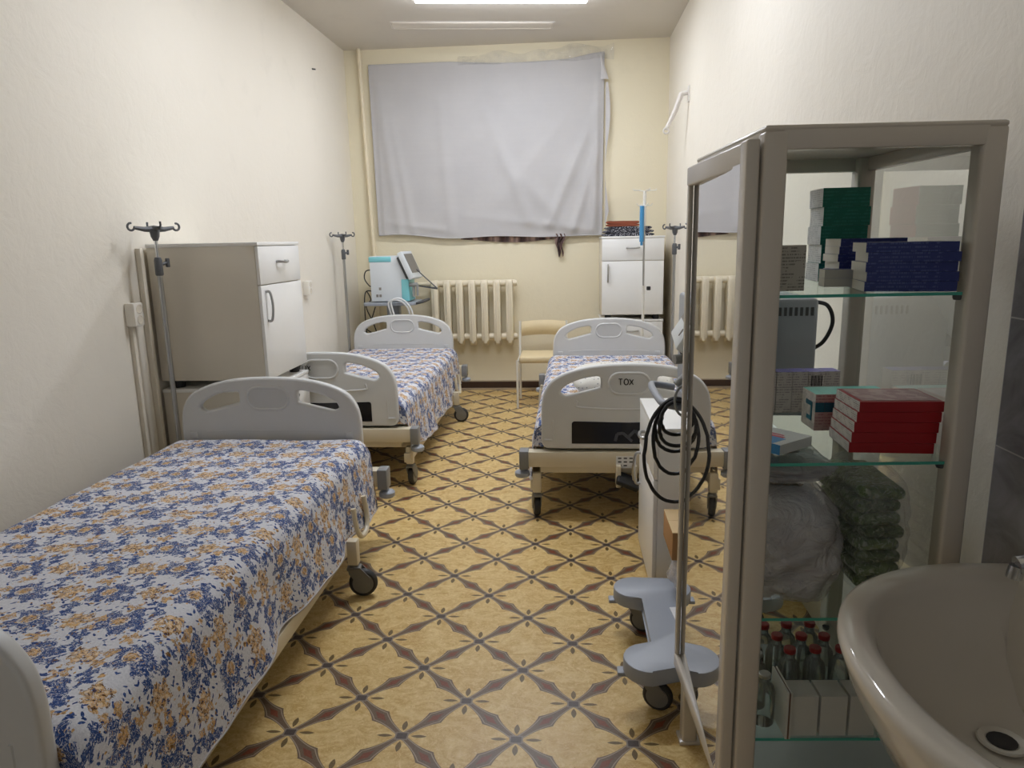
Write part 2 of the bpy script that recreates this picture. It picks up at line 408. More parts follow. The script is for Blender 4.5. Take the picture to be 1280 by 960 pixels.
def tag(o, label, cat, group=None, kind=None):
    if label: o['label'] = label
    if cat: o['category'] = cat
    if group: o['group'] = group
    if kind: o['kind'] = kind
    return o
def thing(name, label, cat, loc=(0, 0, 0), rz=0.0, group=None):
    o = bpy.data.objects.new(name, None); o.empty_display_size = .1; C.objects.link(o)
    o.location = loc; o.rotation_euler = (0, 0, rz); return tag(o, label, cat, group)
def struct(o, label=None): o['kind'] = 'structure'; return o
def copy_tree(o, parent=None):
    c = o.copy(); C.objects.link(c); c.parent = parent
    for ch in [x for x in bpy.data.objects if x.parent == o]: copy_tree(ch, c)
    return c
def bx(name, x0, x1, y0, y1, z0, z1, mat, parent=None, bev=0.0, loc=(0, 0, 0), rot=(0, 0, 0)):
    b = MB(); b.box(x0, x1, y0, y1, z0, z1, bev=bev); return b.obj(name, mat, parent, loc, rot)
def arc(cx, cy, r, a0, a1, n=8, ry=None): return [(cx + r * math.cos(R(a0 + (a1 - a0) * i / n)), cy + (ry or r) * math.sin(R(a0 + (a1 - a0) * i / n))) for i in range(n + 1)]
def smooth_path(pts, k=8):
    pts = [Vector(p) for p in pts]; out = []
    for i in range(len(pts) - 1):
        p0, p1, p2, p3 = pts[max(i - 1, 0)], pts[i], pts[i + 1], pts[min(i + 2, len(pts) - 1)]
        for j in range(k):
            t = j / k; out.append(.5 * ((2 * p1) + (p2 - p0) * t + (2 * p0 - 5 * p1 + 4 * p2 - p3) * t * t + (3 * p1 - p0 - 3 * p2 + p3) * t ** 3))
    out.append(pts[-1]); return out

# ------------------------------------------------------------------ room
XL, XR, YB, YF, ZC = -2.10, .975, 7.10, -.6, 3.31
b = MB(); b.box(XL - .25, XR + .1, YF, YB + .1, -.1, 0); struct(b.obj('floor', M['floor'], smooth=0))
b = MB(); b.box(XL - .25, XR + .1, YF, YB + .1, ZC, ZC + .1); struct(b.obj('ceiling', M['ceil'], smooth=0))
WLX = lambda y: -2.158 + (y - 3.3) * .0152
b = MB(); b.prism([(WLX(YF) - .1, YF), (WLX(YF), YF), (WLX(YB + .1), YB + .1), (WLX(YB + .1) - .1, YB + .1)], 0, ZC); struct(b.obj('wall_left', M['wall'], smooth=0))
b = MB(); b.box(XR, XR + .1, YF, YB + .1, 0, ZC); struct(b.obj('wall_right', M['wall'], smooth=0))
b = MB(); b.box(XL - .1, XR, YB, YB + .1, 0, ZC); struct(b.obj('wall_back', M['wallb'], smooth=0))
b = MB(); b.box(XL, XR, YB - .018, YB, .02, .085); b.mi = 1; b.box(XL, XR, YB - .03, YB, 0, .02); b.box(XL, XR, YB - .014, YB, .085, .095)
struct(b.obj('baseboard_back', [M['plinth'], M['plinthl']], smooth=0))
b = MB(); b.box(XR - .012, XR, YF, 1.605, 0, 1.62); struct(b.obj('trim_1', M['tile'], smooth=0))

# ------------------------------------------------------------------ ceiling lamps and a pale ceiling strip
def ceiling_lamp(label, cx, cy, rz, L, W, mat, h=.05):
    t = thing('ceiling_lamp', label, 'ceiling lamp', (cx, cy, ZC), R(rz))
    b = MB(); b.box(-L / 2, L / 2, -W / 2, W / 2, -h * .5, 0, bev=.004); b.obj('housing', M['bracket'], t)
    b = MB(); b.box(-L / 2 + .012, L / 2 - .012, -W / 2 + .012, W / 2 - .012, -h, -h * .5 - .0005, bev=.006); b.obj('diffuser', mat, t)
    return t
ceiling_lamp('bright white tube lamp on the ceiling, lit, in front of the window sheet', -.46, 5.70, 8, 1.32, .18, M['lamp'])
ceiling_lamp('slim pale flat strip flush on the ceiling nearest the back wall', -.775, 6.46, 8.3, 1.39, .19, M['palestrip'], .008)  # thin flat strip, slightly paler than the ceiling paint; its nature is not settled
ceiling_lamp('lit white tube lamp overhead above the near bed', -.5, 3.75, 8, 1.32, .18, M['lamp'])

# ------------------------------------------------------------------ beds
def board_mesh():
    """bed end board in x (width) and z, thickness along y; made from a 2D curve with two grip holes"""
    cu = bpy.data.curves.new('board', 'CURVE'); cu.dimensions = '2D'; cu.fill_mode = 'BOTH'
    cu.extrude = .010; cu.bevel_depth = .012; cu.bevel_resolution = 3
    hw, z0 = .4505, .412
    half = [Vector(q) for q in ((hw, .55), (hw, .60), (.447, .655), (.430, .717), (.382, .775), (.288, .816), (.165, .841), (0, .849))]
    cr = []
    for i in range(1, len(half) - 1):
        p0, p1, p2, p3 = half[i - 1], half[i], half[i + 1], half[min(i + 2, len(half) - 1)] if i + 2 < len(half) else Vector((-.165, .841))
        for j in range(5):
            t = j / 5; v = .5 * ((2 * p1) + (p2 - p0) * t + (2 * p0 - 5 * p1 + 4 * p2 - p3) * t * t + (3 * p1 - p0 - 3 * p2 + p3) * t ** 3); cr.append((v.x, v.y))
    bl = arc(hw - .03, z0 + .03, .03, -90, 0, 5)
    out = bl + cr + [(0, .849)] + [(-x, z) for x, z in cr[::-1]] + [(-x, z) for x, z in bl[::-1]]
    holes = []
    for s in (1, -1):
        h = [(.138, .74), (.155, .722), (.30, .685), (.335, .680), (.362, .695), (.368, .715), (.345, .748), (.27, .786), (.19, .804), (.155, .804), (.140, .793), (.136, .77)]
        holes.append([(s * x, z) for x, z in (h if s > 0 else h)])
    def spl(pts, sm=0):
        sp = cu.splines.new('POLY'); 
        if sm:
            q = [Vector((x, z, 0)) for x, z in pts]; n = len(q); pp = []
            for i in range(n):
                p0, p1, p2, p3 = q[i - 1], q[i], q[(i + 1) % n], q[(i + 2) % n]
                for j in range(4):
                    t = j / 4; pp.append(.5 * ((2 * p1) + (p2 - p0) * t + (2 * p0 - 5 * p1 + 4 * p2 - p3) * t * t + (3 * p1 - p0 - 3 * p2 + p3) * t ** 3))
            pts = [(v.x, v.y) for v in pp]
        sp.points.add(len(pts) - 1)
        for p, (x, z) in zip(sp.points, pts): p.co = (x, z, 0, 1)
        sp.use_cyclic_u = True
    spl(out)
    for h in holes: spl(h, 1)
    o = bpy.data.objects.new('tmp', cu); C.objects.link(o)
    dg = bpy.context.evaluated_depsgraph_get(); dg.update()
    me = bpy.data.meshes.new_from_object(o.evaluated_get(dg))
    bpy.data.objects.remove(o); bpy.data.curves.remove(cu)
    t = bmesh.new(); t.from_mesh(me); bpy.data.meshes.remove(me)
    return t
BT = .021   # half thickness of a board
def add_board(b):
    b.merge(board_mesh(), Matrix.Rotation(R(90), 4, 'X'))
    for sy in (-1, 1):                                   # moulded ridge round the centre oval
        pts = [(x, sy * BT, z) for x, z in arc(.05, .757, .056, -90, 90, 8, .056) + arc(-.05, .757, .056, 90, 270, 8, .056)]
        b.tube(pts, .0075, 8, closed=True)
def board(name, parent, y, out):
    """out = -1: this face looks out of the bed at its foot end"""
    b = MB(); add_board(b)
    pts = smooth_path([(-.27, out * BT, .665), (-.275, out * BT, .645), (-.25, out * BT, .628), (0, out * BT, .618), (.25, out * BT, .628), (.275, out * BT, .645), (.27, out * BT, .665)], 5)
    b.tube(pts, .006, 8)
    for s in (-1, 1):                                    # moulded side notches
        b.box(s * .425 - .022, s * .425 + .022, out * BT - .005, out * BT + .005, .44, .455, bev=.003)
        b.tube([(s * .40, out * BT, .445), (s * .40, out * BT, .56)], .005, 6)
    pts = [(-.33, -out * BT, .585), (-.22, -out * BT, .592), (.22, -out * BT, .592), (.33, -out * BT, .585)]
    b.tube(pts, .003, 6)
    for s in (-1, 1): b.box(s * .40 - .02, s * .40 + .02, -out * BT - .006, -out * BT + .006, .55, .585, bev=.003)
    b.mi = 1; b.prism(arc(.05, .757, .05, -90, 90, 8, .05) + arc(-.05, .757, .05, 90, 270, 8, .05), -BT - .002, BT + .002, Matrix.Rotation(R(90), 4, 'X'))
    o = b.obj(name, [M['board'], M['boardd']], parent, (0, y, 0), smooth=50)
    return o
def caster(parent, x, y, ang, name='caster'):
    """swivel caster, pivot above (x, y); wheel trails at angle ang (degrees)"""
    e = MB(); a = R(ang); d = Vector((math.cos(a), math.sin(a), 0)); n = Vector((-d.y, d.x, 0))
    m = Matrix.Translation((0, 0, 0))
    w = d * .035
    e.cyl((0, 0, .125), (0, 0, .165), .02, 12)
    for s in (-1, 1):
        rot = Matrix((( d.x, 0, n.x, 0), (d.y, 0, n.y, 0), (0, 1, 0, 0), (0, 0, 0, 1)))
        poly = [(-.025, .135), (.03, .135), (.068, .09), (.06, .05), (.035, .04), (.015, .06), (-.02, .11)]
        e.prism(poly, s * .021 - .003, s * .021 + .003, rot)
    e.box(-.03, .03, -.024, .024, .125, .14, Matrix.Rotation(a, 4, 'Z'), bev=.005)
    o = e.obj(name, M['whub'], parent, (x, y, 0))
    q = MB(); rot = Matrix(((d.x, d.z, n.x, w.x), (d.y, 0, n.y, w.y), (0, 1, 0, .062), (0, 0, 0, 1)))
    q.lathe([(.03, -.017), (.052, -.017), (.060, -.010), (.062, 0), (.060, .010), (.052, .017), (.03, .017)], 24, rot)
    q.mi = 1; q.lathe([(.012, -.0185), (.044, -.0185), (.046, -.016), (.046, .016), (.044, .0185), (.012, .0185)], 20, rot)
    q.obj('wheel', [M['tire'], M['whub']], o)
    return o
def make_bed():
    t = thing('hospital_bed', '', 'bed')
    L = 2.20
    b = MB()
    for y in (0.0, L):
        b.box(-.535, .535, y - .035, y + .035, .30, .385, bev=.004); b.box(-.47, .47, y - .01, y + .03, .262, .298, bev=.003)
    b.mi = 1
    b.box(-.45, .45, .05, L - .05, .36, .395)
    for s in (-1, 1): b.box(s * .30 - .02, s * .30 + .02, .03, L - .03, .30, .36)
    b.obj('frame', [M['frame'], M['grey']], t)
    b = MB()
    for s in (-1, 1): b.box(s * .505 - .02, s * .505 + .02, -.02, 1.75, .165, .225, bev=.003)
    for y in (.30, 1.55): b.box(-.5, .5, y - .02, y + .02, .175, .215, bev=.003)
    b.box(-.06, .06, .5, 1.2, .175, .30, bev=.01)
    b.obj('chassis', M['frame'], t)
    for s in (-1, 1):
        for y in (0.0, L):
            c = bx('corner_bumper', -.025, .025, -.04, .04, .285, .39, M['grey'], t, .006, (s * .558, y, 0))
            q = MB(); q.lathe([(.01, .235), (.034, .237), (.041, .245), (.041, .262), (.034, .27), (.015, .274), (.012, .286)], 16); q.obj('roller', M['lgrey'], c, (s * .012, 0, 0))
    for (x, y, a) in ((-.49, -.0, 100), (.515, .02, 85), (-.5, 1.6, 200), (.565, 1.62, 8)):
        bx('leg', -.022, .022, -.022, .022, .15, .26, M['frame'], t, .004, (x, y, 0))
        caster(t, x, y, a)
    for s in (-1, 1):
        b = MB(); b.tube(smooth_path([(s * .545, 1.72, .36), (s * .555, 1.72, .27), (s * .562, 1.76, .215), (s * .562, 1.84, .215), (s * .555, 1.88, .27), (s * .545, 1.88, .36)], 6), .012, 8)
        b.obj('side_handle', M['frame'], t)
    f = board('footboard', t, 0, -1)
    p = MB(); p.prism([(-.30, .43), (.30, .43)] + arc(.285, .538, .015, 0, 90, 4) + [(0, .547)] + arc(-.285, .538, .015, 90, 180, 4), .0215, .0245, Matrix.Rotation(R(90), 4, 'X'), .001)
    p.mi = 1                                             # pale zigzag mark printed on the black panel
    for pts in ([(-.07, .445), (-.06, .485), (-.03, .49), (.02, .445)], [(.0, .47), (.035, .505), (.075, .445)], [(.06, .49), (.085, .51), (.13, .445)]):
        for (xa, za), (xb, zb) in zip(pts, pts[1:]):
            dx, dz = xb - xa, zb - za; l = math.hypot(dx, dz); nx, nz = -dz / l * .008, dx / l * .008
            p.quad((xa - nx, -.0248, za - nz), (xb - nx, -.0248, zb - nz), (xb + nx, -.0248, zb + nz), (xa + nx, -.0248, za + nz))
    p.obj('control_panel', [M['panel'], M['panelm']], f, smooth=0)
    board('headboard', t, L, 1)
    s = MB(); s.box(-.06, .045, -.0365, -.0345, .30, .365); s.mi = 1
    for i in range(3):
        for j in range(3 - (i == 0)): s.box(-.05 + j * .03, -.032 + j * .03, -.0368, -.0362, .31 + i * .02, .318 + i * .02)
    s.obj('pedal_sticker', [M['paper'], M['dgrey']], t, (-.005, 0, 0), smooth=0)
    q = MB(); q.box(-.055, -.03, -.07, .03, .20, .32, bev=.004); q.box(.03, .055, -.07, .03, .20, .32, bev=.004)
    q.mi = 1; q.box(-.05, .075, -.10, 0, -.016, .016, Matrix.Translation((0, -.02, .255)) @ Matrix.Rotation(R(22), 4, 'Y') @ Matrix.Rotation(R(18), 4, 'X'), bev=.012, seg=3)
    q.obj('foot_pedal', [M['frame'], M['black']], t, (-.01, 0, 0))
    return t
def lettering(txt, parent, x, z, h):
    """short hand-drawn strokes in black marker on the board"""
    G = dict(T=[[(0, 1), (.62, .98)], [(.3, .98), (.33, 0)]], O=[[(.36 + .34 * math.cos(a), .50 + .48 * math.sin(a)) for a in [i * PI / 7 for i in range(15)]]], X=[[(0, .95), (.6, .05)], [(.62, .9), (0, 0)]])
    b = MB(); cx = x
    for ch in txt:
        for st in G[ch]: b.tube([(cx + px * h, -.0245, z + pz * h) for px, pz in st], .0026, 5)
        cx += h * .88
    return b.obj('lettering', M['ink'], parent)
bed = make_bed()
BEDS = [(-1.48, 1.15, 0.0, 'grey-white hospital bed against the left wall nearest the camera'),
        (-1.487, 4.15, 0.0, 'grey-white hospital bed in the far left corner behind the stacked cabinets'),
        (.33, 3.67, R(-.7), 'grey-white hospital bed on the right with letters on its footboard')]
allbeds = []
for i, (x, y, rz, lab) in enumerate(BEDS):
    o = bed if i == 0 else copy_tree(bed)
    o.location = (x, y, 0); o.rotation_euler.z = rz; tag(o, lab, 'bed', 'hospital beds'); allbeds.append(o)
for o, tx in zip(allbeds[1:], (-.140, -.055)):
    f = [c for c in bpy.data.objects if c.parent == o and c.name.startswith('footboard')][0]
    lettering('TOX', f, tx, .75, .032)

def make_mattress():
    b = MB(); b.box(-.44, .44, .10, 2.12, .40, .535, bev=.03, seg=3); return b.obj('mattress', M['mattress'])
def make_spread(seed):
    rnd = random.Random(seed); ph = [rnd.uniform(0, 6.3) for _ in range(8)]
    prof = []                                            # half section: (x, z)
    for i in range(9): prof.append((.43 * i / 8, .558))
    for i in range(1, 7):
        a = R(90 - 78 * i / 6); prof.append((.43 + .075 * math.cos(a), .483 + .075 * math.sin(a)))
    x0, z0 = prof[-1]
    for i in range(1, 9): prof.append((x0 + (.545 - x0) * i / 8, z0 + (.215 - z0) * i / 8))
    full = [(-x, z) for x, z in prof[:0:-1]] + prof
    s = [0.0]
    for (a, c), (d, e) in zip(full, full[1:]): s.append(s[-1] + math.hypot(d - a, e - c))
    n = len(full) - 1; nv = 90; y0, y1 = .024, 2.172
    def fn(i, j):
        k = round(i * n); x, z = full[k]; y = y0 + (y1 - y0) * j; side = max(0, (abs(x) - .44) / .125) ; sg = 1 if x > 0 else -1
        hang = max(0.0, (.48 - z) / .27)
        z += .006 * noise.noise(Vector((x * 3, y * 2.2, seed))) + .004 * noise.noise(Vector((x * 9, y * 8, seed + 5)))
        wob = .014 * math.sin(y * 9 + ph[0] + sg) + .010 * math.sin(y * 17 + ph[1] + sg * 2) + .012 * noise.noise(Vector((y * 6, sg, seed)))
        x += sg * wob * hang - sg * .03 * hang * max(0, 1 - min(y - y0, y1 - y) / .25)
        z += hang * (.022 * math.sin(y * 2.6 + ph[2]) + .010 * math.sin(y * 7 + ph[3]) + .012 * noise.noise(Vector((y * 9, sg * 3, seed))))
        e = min(y - y0, y1 - y)
        z -= .03 * max(0, 1 - e / .05) ** 2 * (1 - hang)
        return (x, y, z)
    b = MB(); b.grid(fn, n, nv, lambda i, j: (s[round(i * n)] - s[n // 2] + .04, (y0 + (y1 - y0) * j)))
    # rolled hem on both long edges
    for je, yy in ((0.0, y0), (1.0, y1)):                  # cloth tucked down behind each end board
        def fe(i, v, je=je):
            x, y, z = fn(i, je); return (x, y, z + (min(z, .40) - z) * v)
        b.grid(fe, n, 4, lambda i, v, yy=yy: (s[round(i * n)] - s[n // 2] + .04, yy - .15 * v))
    b.mi = 1
    for e in (0.0, 1.0): b.tube([fn(e, j / nv) for j in range(nv + 1)], .004, 5)
    return b.obj('bedspread', [M['spread'], M['hem']], smooth=60)
mat0 = make_mattress()
MLAB = ['dark mattress under the floral bedspread of the near left bed', 'dark mattress showing at the foot of the far left bed', 'dark mattress under the floral bedspread of the right bed']
SLAB = ['blue and ochre floral bedspread on the near left bed, the largest in view', 'blue and ochre floral bedspread on the far left bed by the radiator', 'blue and ochre floral bedspread on the right bed under the pillow']
for i, (x, y, rz, lab) in enumerate(BEDS):
    m = mat0 if i == 0 else mat0.copy()
    if i: C.objects.link(m)
    m.location = (x, y, 0); m.rotation_euler.z = rz; tag(m, MLAB[i], 'mattress', 'mattresses on the beds')
    s = make_spread(i * 3 + 1); s.location = (x, y, 0); s.rotation_euler.z = rz; tag(s, SLAB[i], 'bedspread', 'floral bedspreads')
def pillow_mesh(w, l, h):
    b = MB()
    for sg in (1, -1):
        def fn(i, j):
            u, v = i * 2 - 1, j * 2 - 1
            e = max(0, (1 - abs(u) ** 3)) ** .5 * max(0, (1 - abs(v) ** 3)) ** .5
            return (u * w / 2 * (1 - .06 * v * v), v * l / 2 * (1 - .06 * u * u), sg * h / 2 * e * (1 + .15 * noise.noise(Vector((u * 2, v * 2, sg)))))
        b.grid(fn, 16, 16)
    bmesh.ops.remove_doubles(b.bm, verts=b.bm.verts[:], dist=.0005)
    return b
o = pillow_mesh(.62, .40, .16).obj('pillow', M['pillow'], None, (.34, 4.28, .662), (R(6), 0, R(4)), 180)
tag(o, 'white dotted pillow on the right bed behind its footboard', 'pillow')

# ------------------------------------------------------------------ bedside cabinets
def bedside(label, loc, rz, w=.56, d=.50, h=.755, side=None, group='bedside cabinets'):
    """local front looks to -y, width x, origin floor centre of the front edge; small black feet below"""
    t = thing('bedside_cabinet', label, 'cabinet', loc, rz, group)
    z0 = .045
    b = MB(); b.box(-w / 2, w / 2, .018, d, z0, h - .018, bev=.0015); b.obj('carcass', side or M['sidel'], t)
    bx('top_board', -w / 2 - .004, w / 2 + .004, -.002, d + .002, h - .018, h, M['white'], t, .002)
    dz = h - .018 - .20
    o = bx('drawer', -w / 2 + .002, w / 2 - .002, 0, .017, dz + .003, h - .021, M['white'], t, .002)
    q = MB(); q.tube(smooth_path([(-.055, 0, 0), (-.05, -.022, 0), (0, -.03, -.004), (.05, -.022, 0), (.055, 0, 0)], 5), .0075, 8); q.obj('handle', M['steel'], o, (.0, 0, dz + .115))
    o = bx('door', -w / 2 + .002, w / 2 - .002, 0, .017, z0 + .002, dz - .003, M['white'], t, .002)
    q = MB(); q.tube(smooth_path([(0, 0, .075), (0, -.022, .07), (0, -.032, 0), (0, -.022, -.07), (0, 0, -.075)], 5), .007, 8); q.obj('handle', M['steel'], o, (-w / 2 + .055, 0, dz - .11))
    for sx in (-1, 1):
        for y in (.06, d - .06):
            f = MB(); f.lathe([(.028, 0), (.03, .01), (.03, .035), (.024, .0455)], 14); f.obj('foot', M['black'], t, (sx * (w / 2 - .06), y, 0))
    return t
bedside('white bedside cabinet with beige side at left wall, upper of its stack', (-1.548, 3.80, .765), R(90), .56, .585)
bedside('white bedside cabinet at left wall standing on floor under another cabinet', (-1.548, 3.80, 0), R(90), .56, .585, .765)
bedside('white bedside cabinet in far right corner with folded cloths on top', (.612, 6.56, .765), 0, .56, .50)
bedside('white bedside cabinet in far right corner, lower of its stack, behind headboard', (.612, 6.56, 0), 0, .56, .50, .765)
bedside('low white bedside cabinet beside the right bed behind the grey trolley', (.352, 3.03, 0), R(-90), .55, .48, .755, M['white'])
# folded cloths on the far right cabinet
def folded(name, lab, w, d, h, mat, loc, rz, n, cat):
    b = MB()
    for i in range(n):
        hh = h / n; z0 = i * hh; ww = w * (1 - .05 * i + .05 * (i % 2)); s = i
        def fn(u, v, z0=z0, ww=ww, hh=hh, s=s):
            a = 2 * PI * u; ca, sa = math.cos(a), math.sin(a)
            x = math.copysign(abs(ca) ** .35, ca) * ww / 2; z = z0 + hh / 2 + math.copysign(abs(sa) ** .8, sa) * hh * .52
            y = (v - .5) * d
            x += .012 * noise.noise(Vector((y * 12, z * 30, s))); z += .006 * noise.noise(Vector((x * 14, y * 12, s + 4)))
            return (x, y, max(z, .001))
        b.grid(fn, 28, 10)
        b.prism([fn(u / 28, 0)[::2] for u in range(28)], d / 2, d / 2 + .0005, Matrix.Rotation(R(90), 4, 'X'))
    return tag(b.obj(name, mat, None, loc, (0, 0, rz), 70), lab, cat)
folded('folded_cloth', 'black and white printed cloth folded on the far right cabinet', .44, .30, .085, M['navyw'], (.575, 6.76, 1.521), R(4), 3, 'cloth')
folded('folded_cloth', 'rust red cloth folded on top of the printed cloth', .30, .22, .048, M['rust'], (.53, 6.75, 1.609), R(-5), 2, 'cloth')

# ------------------------------------------------------------------ poles
def iv_pole(label, x, y, z0, ztop, rz, knob=1):
    t = thing('iv_pole', label, 'IV pole', (x, y, 0), rz, 'IV poles on the beds')
    b = MB(); b.cyl((0, 0, z0), (0, 0, 1.40), .0125, 12); b.obj('tube', M['steel'], t)
    b = MB(); b.cyl((0, 0, 1.40), (0, 0, ztop - .02), .0085, 10); b.obj('inner_rod', M['chrome'], t)
    b = MB(); b.lathe([(.015, 1.365), (.019, 1.37), (.019, 1.44), (.014, 1.455)], 14)
    b.cyl((.015, 0, 1.42), (.045, 0, 1.428), .008, 10); b.box(.040, .056, -.010, .010, 1.405, 1.45, bev=.004); b.obj('clamp', M['grey2'], t)
    b = MB(); b.lathe([(.011, ztop - .07), (.02, ztop - .05), (.024, ztop - .02), (.02, ztop)], 12)
    b.tube([(-.10, 0, ztop - .006), (-.05, 0, ztop - .014), (0, 0, ztop - .012), (.05, 0, ztop - .014), (.10, 0, ztop - .006)], [.008, .012, .017, .012, .008], 8)
    b.box(-.012, .012, -.05, .05, ztop - .018, ztop, bev=.004)
    for s in (-1, 1):
        b.tube([(s * (.114 + .017 * math.cos(R(a))), 0, ztop - .002 + .017 * math.sin(R(a))) for a in range(190, 461, 18)][::1], .0055, 7)
        b.tube([(0, s * .05, ztop - .01), (0, s * .06, ztop + .005), (0, s * .058, ztop + .022)], .005, 6)
    b.obj('hook_bar', M['grey2'], t)
    return t
iv_pole('grey steel IV pole at left wall in front of the stacked cabinets', -2.015, 3.415, .385, 1.605, R(60))
iv_pole('grey steel IV pole in far left corner beside the headboard', -2.0, 6.36, .385, 1.588, R(52))
iv_pole('grey steel IV pole in the far right corner beside the headboard', .872, 5.83, .385, 1.588, R(-52))
# white floor stand with blue rod by the right cabinets
t = thing('iv_stand', 'white IV stand with a bright blue sleeve in front of the far right cabinet', 'IV stand', (.668, 6.18, 0))
b = MB(); b.cyl((0, 0, .06), (0, 0, 1.08), .011, 12); b.lathe([(.016, 1.03), (.016, 1.10)], 12); b.obj('outer_tube', M['whitem'], t)
b = MB(); b.cyl((0, 0, 1.08), (0, 0, 1.62), .0085, 10); b.obj('inner_rod', M['steel'], t)
b = MB(); b.lathe([(.012, 1.06), (.018, 1.063), (.018, 1.09), (.012, 1.093)], 12, Matrix.Translation((.045, -1.075 + 1.075, 0))); b.obj('knob', M['black'], t)
b = MB(); b.cyl((-.022, -.01, 1.47), (-.022, -.01, 1.765), .019, 12); b.cyl((-.022, -.01, 1.44), (-.022, -.01, 1.47), .011, 10); b.obj('blue_sleeve', M['blue'], t)
b = MB(); b.cyl((0, 0, 1.60), (0, 0, 1.885), .014, 10)
for a in range(4):
    d = Vector((math.cos(a * PI / 2 + .3), math.sin(a * PI / 2 + .3), 0))
    b.tube([Vector((0, 0, 1.885)), d * .05 + Vector((0, 0, 1.89)), d * .10 + Vector((0, 0, 1.893)), d * .105 + Vector((0, 0, 1.905))], .0045, 6)
    b.tube([Vector((0, 0, 1.765)), d * .06 + Vector((0, 0, 1.77)), d * .07 + Vector((0, 0, 1.785))], .004, 6)
b.obj('hook_head', M['whitem'], t)
b = MB()
for a in range(5):
    d = Vector((math.cos(a * 2 * PI / 5 + .5), math.sin(a * 2 * PI / 5 + .5), 0)); b.tube([Vector((0, 0, .07)), d * .10 + Vector((0, 0, .06)), d * .19 + Vector((0, 0, .02))], [.012, .011, .014], 8)
b.obj('star_base', M['whitem'], t)

# ------------------------------------------------------------------ back wall: sheet, plaid cloth, film, radiator, pipe, chair
TL, TR, BL, BR = Vector((-1.86, 3.165)), Vector((.37, 3.165)), Vector((-1.845, 1.575)), Vector((.355, 1.54))
RID = [((-1.80, 3.1), (-1.62, 1.6), .05, .020), ((-1.2, 2.9), (-1.12, 1.6), .05, .014), ((-.75, 2.7), (-.35, 1.7), .06, .020), ((-.55, 2.2), (.05, 1.62), .07, .016),
       ((.30, 2.7), (-.15, 1.66), .05, .026), ((.33, 2.4), (.08, 1.6), .04, .022), ((.32, 3.0), (.27, 1.6), .035, .030), ((.22, 2.9), (-.6, 1.9), .07, .010), ((-1.7, 2.9), (-1.5, 1.62), .04, .014), ((-1.0, 1.75), (.2, 1.60), .04, .010), ((-1.75, 1.70), (-1.2, 1.62), .03, .012)]
def sheet_pt(u, v):
    top = TL.lerp(TR, u); top.y += -.030 * math.sin(PI * min(1, max(0, (u - .35) / .6))) + .035 * max(0, (u - .85) / .15)
    bot = BL.lerp(BR, u); bot.y += .02 * math.sin(u * 14) * (1 - u) - .015 * math.sin(PI * u)
    p = bot.lerp(top, v); y = 0.0
    for (ax, az), (bx_, bz), sg, am in RID:
        a, c = Vector((ax, az)), Vector((bx_, bz)); d = c - a; t = max(0, min(1, (p - a).dot(d) / d.dot(d))); q = a + d * t
        y += am * math.exp(-((p - q).length / sg) ** 2) * min(1, .4 + t)
    y += .006 * noise.noise(Vector((p.x * 3, p.y * 3, 1))) + .02 * (1 - v) * (1 if .02 < u < .98 else .3)
    return Vector((p.x, YB - .030 - y, p.y))
b = MB(); b.grid(sheet_pt, 130, 90)
for e in (0.0, 1.0): b.tube([sheet_pt(e, j / 60) for j in range(61)], .004, 5)
b.tube([sheet_pt(j / 80, 0) for j in range(81)], .005, 5)
b.tube([sheet_pt(j / 80, 1) for j in range(81)], .004, 5)
sh = b.obj('window_sheet', M['sheet'], smooth=180, fixn=True)
tag(sh, 'white bed sheet hung over the window on the back wall', 'sheet')
b = MB()                                                  # the folded-over corner flap
pts = [(.335, 3.185), (.385, 3.0), (.40, 2.93), (.405, 2.96), (.40, 2.90), (.33, 2.92)]
b.grid(lambda u, v: (.335 + .075 * u * (1 - v) - .005 * u * v, YB - .085 - .01 * math.sin(u * 3), 3.19 - .24 * (1 - v)), 6, 10)
b.grid(lambda u, v: (.385 + .022 * math.sin(v * 7) * u + .02 * u, YB - .05 - .02 * u, 2.93 - v * 1.3 * (1 - .1 * u)), 4, 24)
b.obj('corner_flap', M['sheet'], sh, smooth=180)
b = MB(); b.grid(lambda u, v: (-1.03 + 1.0 * u, YB - .016 - .010 * math.sin(u * 60) * (1 - v), 1.505 + .02 * math.sin(u * 5 + 2) + .16 * v), 80, 6)
pl = b.obj('plaid_curtain', M['plaid'], smooth=180); tag(pl, 'strip of brown plaid cloth showing under the white window sheet', 'curtain')
b = MB(); b.grid(lambda u, v: (-.055 + .10 * (u - .5) * (1 - .45 * v) + .012 * math.sin(v * 9), YB - .030 - .028 * abs(math.sin(u * 8)), 1.56 - (.13 + .10 * abs(math.sin(u * 4.5))) * v), 16, 12)
b.obj('hanging_corner', M['plaid'], pl, smooth=180)
def film_pt(u, v):
    x = -1.0 + 1.46 * u; h = .05 + .05 * noise.noise(Vector((u * 6, 2, 0))) + .035 * u
    z = 3.150 + .02 * u + (v - .25) * h * 1.7
    return (x, YB - .022 - .055 * math.sin(PI * v) * (.6 + .5 * noise.noise(Vector((u * 22, v * 4, 3)))), z)
b = MB(); b.grid(film_pt, 120, 10)
tag(b.obj('plastic_film', M['film'], smooth=180), 'crumpled clear plastic film bunched along the top of the window sheet', 'plastic film')
